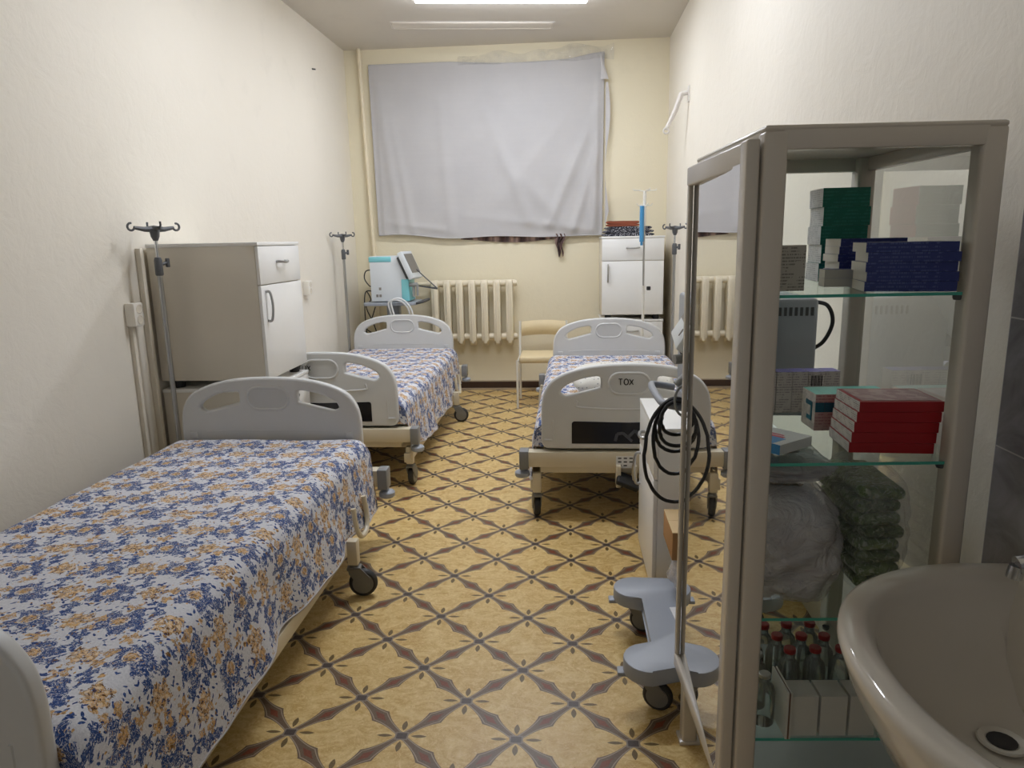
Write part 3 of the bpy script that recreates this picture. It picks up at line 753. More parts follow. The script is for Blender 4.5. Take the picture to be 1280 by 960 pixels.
# cast-iron radiator, seven columns
t = thing('radiator', 'cream cast-iron radiator under the window with seven columns', 'radiator', (0, YB - .10, 0))
for i in range(7):
    cx = -1.292 + i * .1235; b = MB()
    for y in (-.045, .045):
        b.tube([(cx, y, .505), (cx, y, .56), (cx, y, 1.06), (cx, y, 1.10)], [.02, .025, .025, .02], 10)
    b.prism([(-.06, .53), (0, .475), (.06, .53), (.062, 1.10), (.045, 1.128), (-.045, 1.128), (-.062, 1.10)], cx - .035, cx + .035, Matrix(((0, 0, 1, 0), (1, 0, 0, 0), (0, 1, 0, 0), (0, 0, 0, 1))), .014)
    b.tube([(cx - .062, 0, 1.095), (cx + .062, 0, 1.095)], .033, 12); b.tube([(cx - .062, 0, .565), (cx + .062, 0, .565)], .033, 12)
    b.obj('section', M['enamel'], t)
b = MB(); b.cyl((-1.50, 0, 1.095), (-1.35, 0, 1.095), .018, 10); b.cyl((-1.37, 0, 1.095), (-1.345, 0, 1.095), .03, 10); b.cyl((-.50, 0, 1.095), (-.475, 0, 1.095), .028, 10); b.cyl((-1.5, 0, .565), (-1.35, 0, .565), .018, 10); b.cyl((-.50, 0, .565), (-.475, 0, .565), .028, 10)
for x in (-1.2, -.6): b.cyl((x, .0, .60), (x, .092, .60), .012, 8)
b.obj('fittings', M['enamel'], t)
b = MB(); b.tube([(-1.945, YB - .045, ZC), (-1.915, YB - .045, 1.9), (-1.905, YB - .045, 1.40), (-1.90, YB - .045, .0)], .019, 12)
tag(b.obj('heating_pipe', M['pipe'], smooth=60), 'cream heating pipe running up the back wall left of the sheet', 'pipe')
# chair
t = thing('upholstered_chair', 'beige upholstered chair with white metal legs under the window', 'chair', (-.215, 6.26, 0))
b = MB(); b.box(-.205, .215, 0, .40, .415, .475, bev=.02, seg=3); b.obj('seat', M['beige'], t)
b = MB()
b.grid(lambda u, v: (-.205 + .42 * u, .475 + .035 * math.cos((u - .5) * 2.6) + .0, .60 + .14 * v + .012 * math.sin(PI * u)), 12, 6)
b.grid(lambda u, v: (-.205 + .42 * u, .475 + .035 * math.cos((u - .5) * 2.6) - .035 * math.sin(PI * (.08 + .84 * v)), .60 + .14 * v + .012 * math.sin(PI * u)), 12, 6)
b.obj('backrest', M['beige'], t, smooth=180)
for s in (-1, 1):
    b = MB(); b.cyl((s * .222, .0, .0), (s * .222, .01, .44), .011, 10); b.obj('leg', M['whitem'], t)
    b = MB(); b.tube([(s * .222, .42, 0), (s * .222, .43, .44), (s * .222, .475, .60), (s * .222, .49, .745)], .011, 10); b.obj('leg', M['whitem'], t)
    bx('seat_rail', -.009, .009, .0, .43, .395, .42, M['whitem'], t, .003, (s * .222, 0, 0))

# ------------------------------------------------------------------ left wall: sockets, ducts, nail
def socket(label, y, z, h=.115):
    t = thing('wall_socket', label, 'socket', (WLX(y), y, z))
    bx('box', 0, .052, -.04, .04, 0, h, M['trim'], t, .006)
    b = MB(); m = Matrix(((0, 0, 1, .052), (1, 0, 0, 0), (0, 1, 0, 0), (0, 0, 0, 1)))
    for zc in (h * .28, h * .73): b.lathe([(.021, -.001), (.024, .002), (.019, .003), (.017, .001)], 18, m @ Matrix.Translation((0, zc, 0)))
    b.obj('socket_face', M['duct'], t)
    return t
socket('white double wall socket on the left wall beside the near IV pole', 3.352, 1.122)
socket('small white wall socket on left wall behind the stacked cabinets', 5.66, 1.10)
b = MB(); b.box(WLX(3.34), WLX(3.34) + .022, 3.327, 3.352, 0, 1.122, bev=.003); tag(b.obj('cable_duct', M['duct']), 'narrow cream cable duct below the double wall socket', 'cable duct')
b = MB(); b.box(WLX(3.47), WLX(3.47) + .028, 3.455, 3.485, 0, 1.50, bev=.003); tag(b.obj('cable_duct', M['duct']), 'taller cream cable duct between the socket and the stacked cabinets', 'cable duct')
b = MB(); b.cyl((WLX(6.2), 6.2, 2.95), (WLX(6.2) + .03, 6.2, 2.945), .006, 8); tag(b.obj('wall_nail', M['dgrey']), 'small dark nail high on the left wall', 'nail')
# wall arm high on the right wall
t = thing('jointed_bracket', 'white jointed wall bracket high on the right wall', 'bracket', (XR + .002, 5.95, 2.60))
bx('wall_plate', -.012, 0, -.03, .03, -.06, .06, M['bracket'], t, .004)
b = MB(); b.tube([(-.01, 0, .01), (-.065, .0, .0)], .018, 10); b.tube([(-.06, 0, .01), (-.10, .03, -.11), (-.165, .09, -.25)], [.02, .019, .016], 10); b.obj('arm', M['bracket'], t)
b = MB(); b.tube([(-.165 + .022 * math.cos(a * PI / 5), .075, -.26 + .022 * math.sin(a * PI / 5)) for a in range(10)], .007, 6, closed=True); b.obj('end_ring', M['bracket'], t)

# ------------------------------------------------------------------ ventilators
def tray_poly(w, d, r=.04): return arc(w / 2 - r, d / 2 - r, r, 0, 90, 5) + arc(-w / 2 + r, d / 2 - r, r, 90, 180, 5) + arc(-w / 2 + r, -d / 2 + r, r, 180, 270, 5) + arc(w / 2 - r, -d / 2 + r, r, 270, 360, 5)
def ventilator_far():
    """front looks to +x"""
    tr = thing('ventilator_trolley', 'grey trolley under the ventilator in the far left corner', 'trolley', (-1.655, 6.74, 0))
    b = MB(); b.prism(tray_poly(.50, .40), .925, .952, bev=.005); b.obj('tray', M['lgrey'], tr)
    b = MB(); b.box(-.06, .06, -.05, .05, .14, .925, bev=.008); b.obj('column', M['lgrey'], tr)
    b = MB(); b.box(-.06, .06, -.20, .20, .10, .15, bev=.01)
    for s in (-1, 1): b.box(-.24, .24, s * .20 - .04, s * .20 + .04, .10, .145, bev=.012)
    b.obj('base', M['lgrey'], tr)
    for sx in (-1, 1):
        for sy in (-1, 1): caster(tr, sx * .20, sy * .20, 40 * sx * sy)
    b = MB(); b.tube(smooth_path([(.25, -.15, .94), (.32, -.15, .955), (.32, .15, .955), (.25, .15, .94)], 6), .011, 8); b.obj('handle', M['dgrey'], tr)
    v = thing('ventilator', 'white and teal lung ventilator with tilted screen in the far left corner', 'ventilator', (-1.655, 6.74, .953))
    b = MB(); b.prism([(-.18, .008), (.185, .008), (.185, .225), (.085, .43), (-.18, .43)], -.16, .14, Matrix.Rotation(R(90), 4, 'X'), .01)
    for i in range(9): b.box(.02 + i * .014, .026 + i * .014, -.1415, -.139, .335, .36)
    b.obj('body', M['pale'], v)
    b = MB(); b.box(-.185, .03, -.146, -.10, .375, .425, bev=.008); b.obj('teal_stripe', M['teal'], v)
    b = MB(); b.box(.115, .19, -.147, .10, .008, .215, bev=.01); b.obj('teal_front', M['teal'], v)
    b = MB(); 
    for (x, z) in ((-.13, .05), (-.10, .05), (-.10, .115)): b.box(x, x + .022, -.1425, -.1395, z, z + .025)
    b.obj('label_stickers', M['lead'], v)
    m = Matrix.Translation((.235, -.06, .235)) @ Matrix.Rotation(R(-7), 4, 'Z') @ Matrix.Rotation(R(-24), 4, 'Y')
    s = MB(); s.box(-.025, .025, -.14, .14, -.02, .25, m, bev=.008); so = s.obj('screen', M['pale'], v)
    s = MB(); s.box(.026, .030, -.11, .11, .03, .22, m); s.obj('display', M['lead'], so, smooth=0)
    s = MB(); s.box(-.055, -.026, -.12, .12, .0, .22, m, bev=.01); s.obj('back_cover', M['dgrey'], so)
    b = MB(); b.cyl((.17, -.12, .16), (.27, -.15, .165), .018, 10); b.cyl((.27, -.15, .165), (.27, -.15, .06), .012, 8); b.cyl((.23, -.13, .165), (.23, -.13, .05), .014, 8); b.obj('breathing_ports', M['hose'], v)
    a = MB(); a.tube(smooth_path([(.26, -.10, .30), (.33, -.13, .24), (.46, -.16, .125)], 5), .006, 6); a.tube([(.46, -.16, .125), (.27, -.13, .15)], [.01, .005], 8); a.obj('hose_arm', M['dgrey'], v)
    c = MB()
    for dx, k in ((0, 1.0), (.035, 1.35)): c.tube(smooth_path([(.02 + dx, -.155 - dx, -.09), (.0 + dx, -.17 - dx, .03 * k), (.07 + dx, -.18 - dx, .055 * k), (.14 + dx, -.17 - dx, .03 * k), (.19 + dx, -.16 - dx, -.05), (.20 + dx, -.155 - dx, -.20)], 6), .0085, 8)
    tag(c.obj('breathing_hose', M['whose'], None, (-1.655, 6.70, .953 - .03)), 'two looped white breathing hoses in front of the far left trolley', 'hose')
    c = MB()
    for q in ([(-.185, .0, .30), (-.25, -.02, .29), (-.265, -.03, .22), (-.22, -.03, .15), (-.18, -.02, .14)], [(-.17, .05, .06), (-.22, .0, .10), (-.27, -.02, .08), (-.275, -.05, -.08), (-.27, -.05, -.30), (-.26, -.05, -.5)],
              [(-.25, -.03, .10), (-.21, -.05, .02), (-.262, -.04, -.05), (-.20, -.05, -.2), (-.17, -.05, -.3)], [(-.17, -.05, -.05), (-.22, -.05, -.18), (-.27, -.05, -.26), (-.12, -.05, -.35)]):
        c.tube(smooth_path(q, 6), .0055, 6)
    tag(c.obj('power_cable', M['cable'], None, (-1.655, 6.74, .953)), 'tangled thin black cables hanging behind the far left ventilator', 'cable')
ventilator_far()

def ventilator_near():
    """front looks to -x, stands behind the glass cabinet"""
    cx, cy = .50, 2.31
    tr = thing('ventilator_trolley', 'grey wheeled trolley standing behind the glass cabinet', 'trolley', (cx, cy, 0))
    def lobe(x, y, r, a0, a1): return arc(x, y, r, a0, a1, 10)
    # H-shaped base outline, rounded feet to the left
    poly = lobe(-.235, -.235, .085, 120, 270) + [(-.12, -.27), (.12, -.27)] + lobe(.235, -.235, .085, -90, 90) + [(.12, -.15), (.12, .15)] + lobe(.235, .235, .085, -90, 90) + [(.12, .27), (-.12, .31)] + lobe(-.235, .235, .085, 90, 270) + [(-.215, .15), (-.215, -.15)]
    b = MB(); b.prism(poly, .128, .18, bev=.006); b.obj('base', M['lgrey'], tr)
    for sx, sy, a in ((-1, -1, -20), (-1, 1, -25), (1, -1, 30), (1, 1, 150)):
        c = caster(tr, sx * .235, sy * .235, a); c.scale = (.8, .8, .8)
    for s in (-1, 1):
        b = MB(); b.box(-.338, -.30, s * .235 - .02 + .01, s * .235 + .02 + .01, .112, .127, bev=.004); b.obj('brake_pedal', M['lgrey'], tr)
    b = MB(); b.box(.0, .12, -.06, .06, .18, .97, bev=.01); b.obj('column', M['lgrey'], tr)
    b = MB(); b.prism([(x + .07, y) for x, y in tray_poly(.37, .36)], .965, .99, bev=.005); b.obj('tray', M['lgrey'], tr)
    b = MB(); b.tube(smooth_path([(-.12, .15, .985), (-.18, .15, .995), (-.205, .11, 1.0), (-.205, -.13, 1.0), (-.18, -.17, .995), (-.12, -.17, .985)], 6), .012, 10)
    b.obj('handle', M['lgrey'], tr)
    v = thing('ventilator', 'pale grey ventilator with tilted screen behind the glass cabinet', 'ventilator', (cx, cy, .991))
    b = MB(); b.box(-.11, .245, -.17, .17, 0, .325, bev=.012, seg=3); b.obj('body', M['lgrey'], v)
    b = MB()
    for i in range(14): b.box(.02 + i * .0155, .028 + i * .0155, -.172, -.168, .275, .30)
    b.obj('vent_slots', M['dgrey'], v)
    m = Matrix.Translation((-.155, -.155, .20)) @ Matrix.Rotation(R(-6), 4, 'Z') @ Matrix.Rotation(R(33), 4, 'Y')
    s = MB(); s.box(-.02, .02, -.17, .17, -.01, .26, m, bev=.008); so = s.obj('screen', M['pale'], v)
    s = MB(); s.box(-.024, -.0205, -.14, .14, .055, .245, m); s.obj('display', M['lead'], so, smooth=0)
    s = MB(); s.cyl(m @ Vector((-.019, -.07, .03)), m @ Vector((-.022, -.07, .03)), .012, 12); s.obj('control_dial', M['lead'], so)
    s = MB(); s.tube([(-.12, -.12, .14), (-.15, -.14, .22)], .02, 8); s.obj('screen_mount', M['dgrey'], v)
    b = MB(); b.cyl((-.175, -.19, .150), (-.115, -.175, .152), .015, 12); b.cyl((-.128, -.178, .152), (-.10, -.17, .152), .022, 12); b.obj('port', M['hose'], v)
    b = MB(); b.tube([(-.11, -.18, .12), (-.165, -.19, .07)], .016, 10); b.obj('mask_elbow', M['hose'], v)
    b = MB(); b.tube(smooth_path([(.245, -.10, .31), (.285, -.12, .30), (.30, -.13, .25), (.28, -.12, .19), (.245, -.10, .16)], 6), .006, 8); b.obj('power_cable', M['cable'], v)
    # coiled cables over the handle
    c = MB()
    rnd = random.Random(3)
    for rx, rz, dz, dy in ((.050, .055, -.055, 0), (.065, .085, -.085, .02), (.058, .07, -.07, -.02), (.072, .12, -.12, .01), (.10, .165, -.16, -.01)):
        n = 52; c.tube([(-.165 + rx * math.sin(2 * PI * k / n) + .003 * rnd.random(), -.20 + dy + .02 * math.cos(2 * PI * k / n * 2), 1.035 + dz + rz * math.cos(2 * PI * k / n)) for k in range(n)], .0058, 8, closed=True)
    tag(c.obj('coiled_cable', M['cable'], None, (cx, cy, -.02)), 'black cable coiled in loops over the handle of the near trolley', 'cable')
    c = MB(); c.tube([(-.14 + .035 * math.sin(a * PI / 10), -.215, 1.0 + .05 * math.cos(a * PI / 10)) for a in range(20)], .004, 8, closed=True)
    tag(c.obj('hose_loop', M['hose'], None, (cx, cy, .02)), 'thin grey tube ring hanging on the near trolley handle', 'hose')
ventilator_near()
# things on the near trolley base
b = MB()
def bagf(u, v):
    th = u * 2 * PI; ph = v * PI; r = 1 + .22 * noise.noise(Vector((math.cos(th) * 3, math.sin(th) * 3, v * 6)))
    return (.105 * r * math.sin(ph) * math.cos(th), .13 * r * math.sin(ph) * math.sin(th), .081 - .08 * math.cos(ph) * (1 if math.cos(ph) > 0 else r))
b.grid(bagf, 28, 16); tag(b.obj('plastic_bag', M['bagfilm'], None, (.490, 2.50, .182), smooth=70), 'crumpled clear plastic bag under the cardboard box on the trolley base', 'bag')
t = thing('cardboard_box', 'small brown cardboard box behind the grey trolley column', 'box', (.462, 2.545, .345))
b = MB(); b.box(-.08, .08, -.115, .115, 0, .105, bev=.002); b.obj('carton', M['card'], t)
b = MB(); b.box(-.08, .08, -.115, .0, .105, .108); b.box(-.08, .08, .002, .115, .105, .108); b.obj('flap', M['cardt'], t)
b = MB(); b.box(-.05, .06, -.09, .09, 0, .004); tag(b.obj('paper_sheet', M['paper'], None, (.43, 2.30, .181), (0, 0, R(6))), 'white paper lying on the grey trolley base', 'paper')

# ------------------------------------------------------------------ glass cabinet
N = Vector((.37, 1.40, 0)); CR = R(3); CD, CW, CH = .445, .545, 1.70
def cab(v, u, z): return Vector((N.x + v * math.cos(CR) - u * math.sin(CR), N.y + v * math.sin(CR) + u * math.cos(CR), z))
t = thing('medicine_cabinet', 'tall warm-white metal cabinet with glass sides beside the sink', 'cabinet', N, CR)
P = .044
b = MB()
for v, u in ((0, 0), (CD - P, 0), (CD - P, CW - P), (0, CW - P)): b.box(v, v + P, u, u + P, .0 if (v == 0 and u > 0) else .02, CH - .01, bev=.006, seg=3)
for z0, z1 in ((CH - P, CH - .002), (.225, .27)):
    b.box(P - .01, CD - P + .01, 0.001, .022, z0, z1, bev=.003); b.box(P - .01, CD - P + .01, CW - .022, CW - .001, z0, z1, bev=.003)
    b.box(.001, .022, P - .01, CW - P + .01, z0, z1, bev=.003); b.box(CD - .022, CD - .001, P - .01, CW - P + .01, z0, z1, bev=.003)
b.obj('frame', M['cabinet'], t)
b = MB(); b.box(0, CD, 0, CW, CH - .012, CH, bev=.006, seg=3); b.obj('top', M['cabinet'], t)
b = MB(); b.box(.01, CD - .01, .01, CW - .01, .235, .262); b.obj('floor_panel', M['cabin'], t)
for v, u in ((.004, CW - .042), (CD - .04, CW - .042), (.004, .006), (CD - .04, .006)):
    b = MB(); b.box(-.012, .05, -.006, .05, 0, .012, bev=.003); b.obj('foot', M['cabinet'], t, (v, u, 0))
for nm, q in (('side_glass', ((P - .01, .012, .26), (CD - P + .01, .012, .26), (CD - P + .01, .012, CH - P), (P - .01, .012, CH - P))),
              ('side_glass', ((P - .01, CW - .012, .26), (CD - P + .01, CW - .012, .26), (CD - P + .01, CW - .012, CH - P), (P - .01, CW - .012, CH - P))),
              ('back_glass', ((CD - .012, P - .01, .26), (CD - .012, CW - P + .01, .26), (CD - .012, CW - P + .01, CH - P), (CD - .012, P - .01, CH - P)))):
    b = MB(); b.quad(*q); b.obj(nm, M['glass'], t, smooth=0)
d0, d1, dz0, dz1, S = .010, CW + .004, .245, CH - .022, .040
b = MB()
for u0, u1, z0, z1, va, vb in ((d0, d0 + S + .004, dz0, dz1, -.030, -.004), (d1 - .022, d1, dz0, dz1, -.021, -.008), (d0 + .02, d1 - .01, dz0, dz0 + S, -.024, -.006), (d0 + .02, d1 - .006, dz1 - S - .008, dz1, -.024, -.006)):
    b.box(va, vb, u0, u1, z0, z1, bev=.005, seg=3)
dr = b.obj('door', M['cabinet'], t)
b = MB(); g0, g1 = -.027, -.0075
b.quad((g0, d0 + S - .004, dz0 + S - .005), (g1, d1 - .02, dz0 + S - .005), (g1, d1 - .02, dz1 - S), (g0, d0 + S - .004, dz1 - S)); b.obj('door_glass', M['doorglass'], dr, smooth=0)
SH = (1.385, 1.041, .693, .40)
for z in SH:
    b = MB(); x0, x1, y0, y1 = .014, CD - .03, .020, CW - .03
    b.quad((x0, y0, z), (x1, y0, z), (x1, y1, z), (x0, y1, z))
    sh_ = b.obj('shelf', M['shelfglass'], t, smooth=0)
    b = MB(); b.box(x0, x1, y0 - .001, y0 + .001, z - .006, z); b.box(x0 - .001, x0 + .001, y0, y1, z - .006, z); b.obj('glass_edge', M['gedge'], sh_, smooth=0)
    b = MB()
    for v, u in ((CD - .045, .03), (.035, .03), (CD - .045, CW - .05), (.035, CW - .05)): b.lathe([(.008, z - .016), (.010, z - .012), (.010, z - .0065)], 10, Matrix.Translation((v, u, 0)))
    b.obj('shelf_peg', M['dgrey'], sh_)

def carton(name, label, v, u, z, w, d, h, rz, mats, group=None, cat='box', faces=None, tilt=0.0):
    """carton with its near-left bottom corner at cabinet (v, u); mats: [body, left end, top]"""
    b = MB(); fs = b.box(0, w, 0, d, 0, h)
    b.bm.faces.ensure_lookup_table()
    idx = faces or {}
    for f in b.bm.faces:
        n = f.calc_center_median()
        k = 'left' if n.x < w * .01 else 'right' if n.x > w * .99 else 'front' if n.y < d * .01 else 'back' if n.y > d * .99 else 'bottom' if n.z < h * .01 else 'top'
        f.material_index = idx.get(k, 0)
    o = b.obj(name, mats, None, cab(v, u, z), (0, tilt, CR + rz), smooth=0)
    return tag(o, label, cat, group)
ORD = ['bottom', 'second', 'middle', 'fourth', 'top']
g = 'blue cartons on the top shelf'
for i in range(5):
    carton('medicine_box', 'long blue medicine box in the front stack on top shelf, ' + ['at the bottom', 'second from bottom', 'in the middle', 'second from top', 'topmost'][i], .228 + .003 * (i % 2) - .002 * (i == 4), .055, SH[0] + .0015 + i * .0192, .165, .115, .0188, R(-13 + (i % 3)), [M['bxblue'], M['bxbw']], g, faces=dict(left=1, right=1))
for i in range(6):
    carton('medicine_box', 'blue medicine box in the stack under the green boxes, ' + ['at the bottom', 'second from bottom', 'third from bottom', 'third from top', 'second from top', 'topmost'][i], .262 + .002 * (i % 3), .265, SH[0] + .0015 + i * .0172, .145, .095, .0168, R(-4 + (i % 2)), [M['bxblue'], M['bxbw']], g, faces=dict(left=1, right=1))
for i in range(2):
    carton('medicine_box', 'short blue medicine box left of the long blue stack, ' + ['lower of two', 'upper of two'][i], .208, .200, SH[0] + .0015 + i * .0192, .06, .042, .0188, R(-6), [M['bxblue'], M['bxbw']], g, faces=dict(front=1, left=1))
g = 'green cartons on the top shelf'
for i in range(5):
    carton('medicine_box', 'green medicine box with white end in the tall rear stack, ' + ['at the bottom', 'second from bottom', 'in the middle', 'second from top', 'topmost'][i], .268 + .004 * (i % 2), .385, SH[0] + .0015 + i * .0445, .108, .105, .0441, R(-5), [M['bxgreen'], M['bxgw'], M['bxred']], g, faces=dict(left=1, bottom=0, right=2))
carton('medicine_box', 'grey printed medicine box standing alone at left of the top shelf', .072, .10, SH[0] + .0015, .056, .03, .093, R(4), [M['bxgrey']], None)
g = 'red cartons on the middle shelf'
for i in range(5):
    carton('medicine_box', 'red medicine box with white end in the red stack, ' + ['at the bottom', 'second from bottom', 'in the middle', 'second from top', 'topmost'][i], .236 + .004 * i, .085, SH[1] + .0015 + i * .0222, .170, .135, .0218, R(-6 + .6 * i), [M['bxred'], M['bxrw']], g, faces=dict(left=1, top=0))
b = MB(); b.box(.008, .165, .01, .125, 0, .0006)
tag(b.obj('leaflet', M['bxpink'], None, cab(.252, .085, SH[1] + .1125), (0, 0, CR + R(-3.6))), 'pale printed leaflet lying on top of the red medicine boxes', 'leaflet')
g = 'teal cartons on the middle shelf'
for i in range(8):
    o = carton('medicine_box', 'white and teal medicine box standing upright behind the red stack, ' + ['first', 'second', 'third', 'fourth', 'fifth', 'sixth', 'seventh', 'eighth'][i] + ' from the left', .232 + i * .0222, .262, SH[1] + .0015, .0218, .088, .088, R(-2), [M['bxtw'], M['bxteal'], M['bxpink']], g, faces=dict(top=1, front=2))
    b = MB(); b.box(.0, .0212, -.0012, .0002, .045, .068); b.box(-.0012, .0002, .018, .052, .02, .03); b.box(-.0012, .0002, .018, .028, .03, .062); b.box(-.0012, .0002, .018, .06, .055, .066); b.obj('teal_print', M['bxtd'], o, smooth=0)
g = 'violet cartons on the middle shelf'
for i in range(5):
    o = carton('medicine_box', 'white medicine box with violet top at the back of middle shelf, ' + ['first', 'second', 'third', 'fourth', 'fifth'][i] + ' from the left', .162 + i * .0412, .445 - .002 * (i % 2), SH[1] + .0015, .0394, .05, .108, R(-1), [M['bxvw'], M['bxviol'], M['bxbw']], g, faces=dict(top=1))
    if i == 3:
        b = MB()
        for k in range(7): b.box(.006 + k * .0042, .0085 + k * .0042 - (k % 2) * .001, -.0008, .0002, .07, .098)
        b.obj('barcode', M['ink'], o, smooth=0)
o = carton('medicine_box', 'white box with blue and pink print lying at left of middle shelf', .085, .07, SH[1] + .0015, .115, .115, .022, R(36), [M['paper'], M['bxpb']], None, faces=dict(left=1))
b = MB(); b.box(.003, .05, .02, .11, .0218, .0226); b.mi = 1; b.box(.05, .062, .03, .11, .0218, .0226); b.box(.068, .074, .04, .11, .0218, .0226); b.obj('printed_top', [M['bxpb'], M['bxpk']], o, smooth=0)

# bags on the lower shelf
def bag(name, label, v, u, z, rx, ry, h, film, content, seed, packs=None, group='bags on the lower shelf'):
    t = thing(name, label, 'bag', cab(v, u, z), CR, group)
    def f(k, amp):
        def fn(i, j):
            th = i * 2 * PI; c, s = math.cos(th), math.sin(th); q = .82
            cx, sy = math.copysign(abs(c) ** .6, c), math.copysign(abs(s) ** .6, s)
            prof = (.86 + .14 * math.sin(PI * j) if j < .5 else (1 - ((j - .5) / .5) ** 4 * .55))
            n = 1 + amp * noise.noise(Vector((c * 2.2 + seed, s * 2.2, j * 5))) + amp * .5 * noise.noise(Vector((c * 7 + seed, s * 7, j * 13)))
            zz = h * j * k * (1 + .10 * noise.noise(Vector((c * 2, s * 2, seed))))
            return (cx * rx * prof * n * k, sy * ry * prof * n * k, .002 + max(0, zz))
        return fn
    b = MB(); b.grid(f(1.0, .13), 56, 36); b.obj('film', film, t, smooth=75)
    if packs:
        for i, mt in enumerate(packs):
            hh = (h - .04) / len(packs); p = MB(); rnd = random.Random(seed * 9 + i)
            p.box(-rx * .80, rx * .80, -ry * .75, ry * .75, .006 + i * hh, .006 + (i + .96) * hh, Matrix.Rotation(R(rnd.uniform(-4, 4)), 4, 'Z') @ Matrix.Rotation(R(rnd.uniform(-3, 3)), 4, 'Y'), bev=hh * .45, seg=3)
            p.obj('packet', mt, t, smooth=70)
    else:
        b = MB(); b.grid(f(.90, .24), 48, 30); b.obj('contents', content, t, smooth=75)
    return t
bag('plastic_bag', 'milky plastic bag stuffed with small packets on the lower glass shelf', .142, .22, SH[2] + .0015, .115, .16, .25, M['bagfilm'], M['bagc'], 1)
bag('plastic_bag', 'small clear bag of pale packets on top of the milky bag', .13, .22, SH[2] + .275, .10, .14, .048, M['bagfilm'], M['bagc2'], 2)
bag('plastic_bag', 'clear plastic bag of green packets on the lower glass shelf', .345, .24, SH[2] + .0015, .062, .15, .285, M['film'], None, 4, [M['green'] if i % 2 else M['green2'] for i in range(8)])
# bottles
def bottle(label, v, u, z, h, cap, group, r=.025):
    t = thing('glass_bottle', label, 'bottle', cab(v, u, z), 0, group)
    b = MB(); b.lathe([(.004, .001), (r - .003, .001), (r, .006), (r, h * .66), (r * .85, h * .76), (r * .48, h * .84), (r * .44, h * .92), (r * .5, h * .93), (r * .5, h * .955)], 18); b.obj('glass', M['vial'], t)
    b = MB(); b.lathe([(r * .52, h * .925), (r * .54, h * .93), (r * .54, h * .99), (r * .48, h), (.001, h)], 16); b.obj('cap', cap, t)
    return t
rows = [(.100, .20, 'back', 3), (.128, .255, 'rear', 3)]
PL = [(.130, .235), (.188, .240), (.246, .243), (.090, .185), (.146, .186), (.204, .186), (.258, .184), (.156, .128), (.216, .131), (.276, .131)]
NM = ['left in the back row', 'middle of the back row', 'right in the back row', 'leftmost in the second row', 'second in the second row', 'third in the second row', 'rightmost in the second row', 'left in the third row', 'middle of the third row', 'right in the third row']
for (v, u), nm in zip(PL, NM): bottle('clear glass bottle with red cap on lowest shelf, ' + nm, v, u, SH[3] + .001, .155, M['redcap'], 'red-capped bottles')
PL = [(.082, .135), (.082, .075), (.345, .120), (.345, .060), (.40, .09)]
NM = ['behind the white cartons at left', 'at the left end beside the booklet', 'at the right end, rear', 'at the right end, front', 'in the right corner']
PL[4] = (.395, .17)
for (v, u), nm in zip(PL, NM): bottle('clear glass bottle with metal cap on lowest shelf, ' + nm, v, u, SH[3] + .001, .14 if u > .1 else .125, M['alu'], 'metal-capped bottles')
for i, (v, w) in enumerate(((.128, .058), (.192, .058), (.256, .056))):
    carton('carton_pack', 'pale grey carton standing at the front of the lowest shelf, ' + ['left', 'middle', 'right'][i] + ' of three', v, .026, SH[3] + .0015, w, .06, .098, R(0), [M['silver']], 'pale cartons on the lowest shelf')
t = thing('booklet', 'thin booklets with brown edges standing beside the pale cartons', 'booklet', cab(.1145, .030, SH[3] + .0015), CR + R(0))
bx('cover', -.002, .002, -.015, .085, 0, .115, M['silver'], t); bx('pages', .002, .006, -.015, .085, 0, .112, M['brown'], t); bx('cover', .006, .009, -.015, .085, 0, .115, M['silver'], t)

# ------------------------------------------------------------------ sink
t = thing('wash_basin', 'white ceramic wash basin on the right wall in front of the glass cabinet', 'sink', (.80, .965, 0))
def outline(sc, k, xb, n=44, cx=0.0):
    """D outline: half ellipse to -x closed by a straight back at xb"""
    a, bb = .372 * sc, .375 * sc; pts = []
    for i in range(n + 1):
        th = R(90 + 180 * i / n); pts.append((cx + a * math.copysign(abs(math.cos(th)) ** k, math.cos(th)), bb * math.copysign(abs(math.sin(th)) ** k, math.sin(th))))
    back = [(cx + (xb - cx) * j / 6, -bb) for j in range(1, 7)] + [(xb, -bb + 2 * bb * j / 8) for j in range(1, 9)] + [(xb - (xb - cx) * j / 6, bb) for j in range(1, 6)]
    return pts + back
b = MB(); WX = XR - .8 - .014
def ring(sc, z, k, xb, cx=0.0): return [(x, y, z) for x, y in outline(sc, k, xb, cx=cx)]
secs = [ring(.42, .60, .95, WX, .03), ring(.62, .64, .95, WX, .02), ring(.84, .72, .92, WX, .0), ring(.955, .80, .9, WX), ring(.985, .835, .9, WX), ring(1.0, .852, .9, WX), ring(.995, .866, .9, WX), ring(.97, .872, .9, WX - .004),
        ring(.90, .871, .9, .055), ring(.87, .866, .9, .048), ring(.845, .85, .9, .040), ring(.80, .80, .9, .02), ring(.68, .74, .92, -.005), ring(.45, .705, .95, -.03, -.03), ring(.36, .692, 1, -.03, -.06), ring(.10, .690, 1, -.07, -.09)]
rv = [[b.bm.verts.new(p) for p in s_] for s_ in secs]
for A, B_ in zip(rv, rv[1:]):
    for k in range(len(A)): b._face([A[k], A[(k + 1) % len(A)], B_[(k + 1) % len(A)], B_[k]])
b._face(rv[0][::-1])
b.obj('basin', M['ceramic'], t, smooth=60)
b = MB(); b.lathe([(.001, .693), (.020, .693), (.024, .698), (.034, .700), (.036, .697)], 20, Matrix.Translation((-.105, .085, 0)))
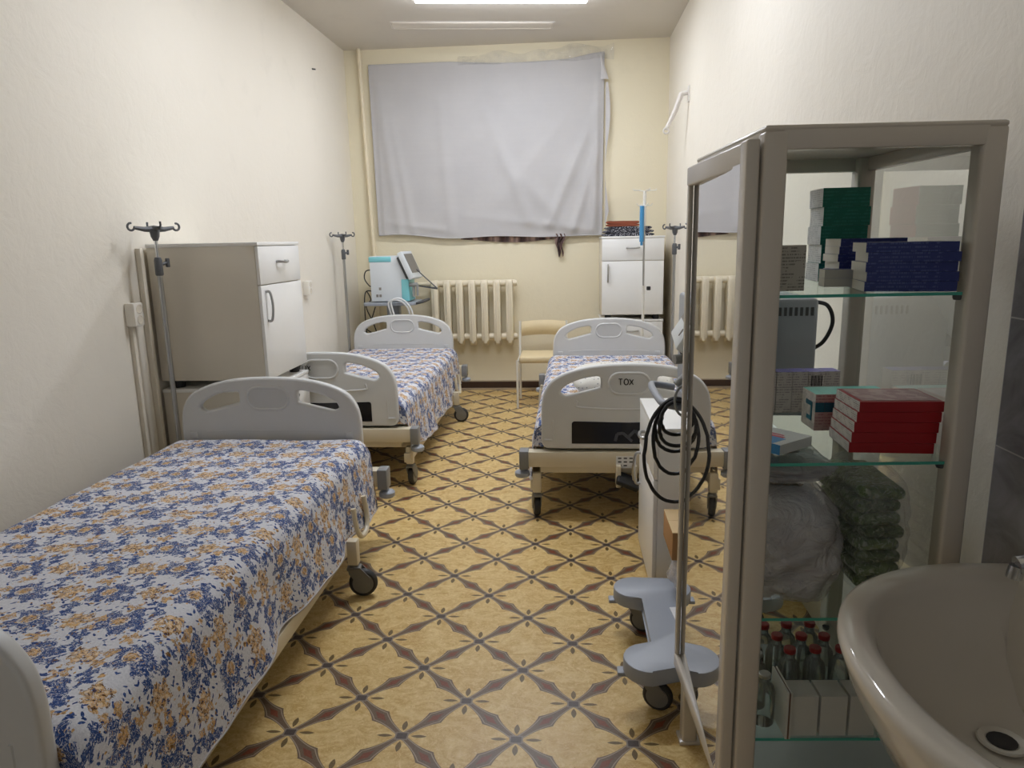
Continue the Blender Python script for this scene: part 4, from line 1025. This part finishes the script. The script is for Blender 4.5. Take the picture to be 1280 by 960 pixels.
b.mi = 1; b.lathe([(.001, .6975), (.021, .6975), (.022, .6985)], 16, Matrix.Translation((-.105, .085, 0))); b.obj('drain', [M['ceramic'], M['dark']], t)
b = MB(); b.lathe([(.10, 0), (.095, .05), (.075, .2), (.075, .5), (.10, .64)], 20, Matrix.Translation((.07, 0, 0))); b.obj('pedestal', M['ceramic'], t)
b = MB(); b.lathe([(.026, .871), (.026, .88), (.021, .885), (.021, .95), (.018, .965), (.001, .968)], 16, Matrix.Translation((.10, .25, 0)))
b.tube([(.095, .25, .925), (.04, .255, .928), (-.005, .258, .918)], [.019, .017, .017], 12); b.tube([(-.005, .258, .918), (-.008, .258, .895)], .013, 10); b.tube([(.10, .25, .965), (.105, .25, 1.0), (.07, .25, 1.012)], [.008, .008, .009], 8)
b.obj('tap', M['chrome'], t)

# ------------------------------------------------------------------ camera, light, world
cam = bpy.data.cameras.new('camera'); co = bpy.data.objects.new('camera', cam); C.objects.link(co)
cam.sensor_width = 36; cam.lens = 882.2 / 1280 * 36; cam.clip_start = .02
p, yw, ro = R(11.465), R(4.455), R(-1.18)
f = Vector((-math.sin(yw) * math.cos(p), math.cos(yw) * math.cos(p), -math.sin(p))); rt = Vector((math.cos(yw), math.sin(yw), 0)); up = rt.cross(f)
r2 = rt * math.cos(ro) + up * math.sin(ro); u2 = -rt * math.sin(ro) + up * math.cos(ro)
m = Matrix((r2, u2, -f)).transposed().to_4x4(); m.translation = (0, 0, 1.5); co.matrix_world = m
bpy.context.scene.camera = co
w = bpy.data.worlds.new('world'); bpy.context.scene.world = w; w.use_nodes = True
w.node_tree.nodes['Background'].inputs[0].default_value = srgb(232, 232, 232); w.node_tree.nodes['Background'].inputs[1].default_value = .30
sc = bpy.context.scene
sc.view_settings.view_transform = 'Standard'; sc.view_settings.look = 'None'; sc.view_settings.exposure = 0.0
try: sc.cycles.max_bounces = 10; sc.cycles.transparent_max_bounces = 24; sc.cycles.diffuse_bounces = 6; sc.cycles.caustics_reflective = False; sc.cycles.caustics_refractive = False
except Exception: pass
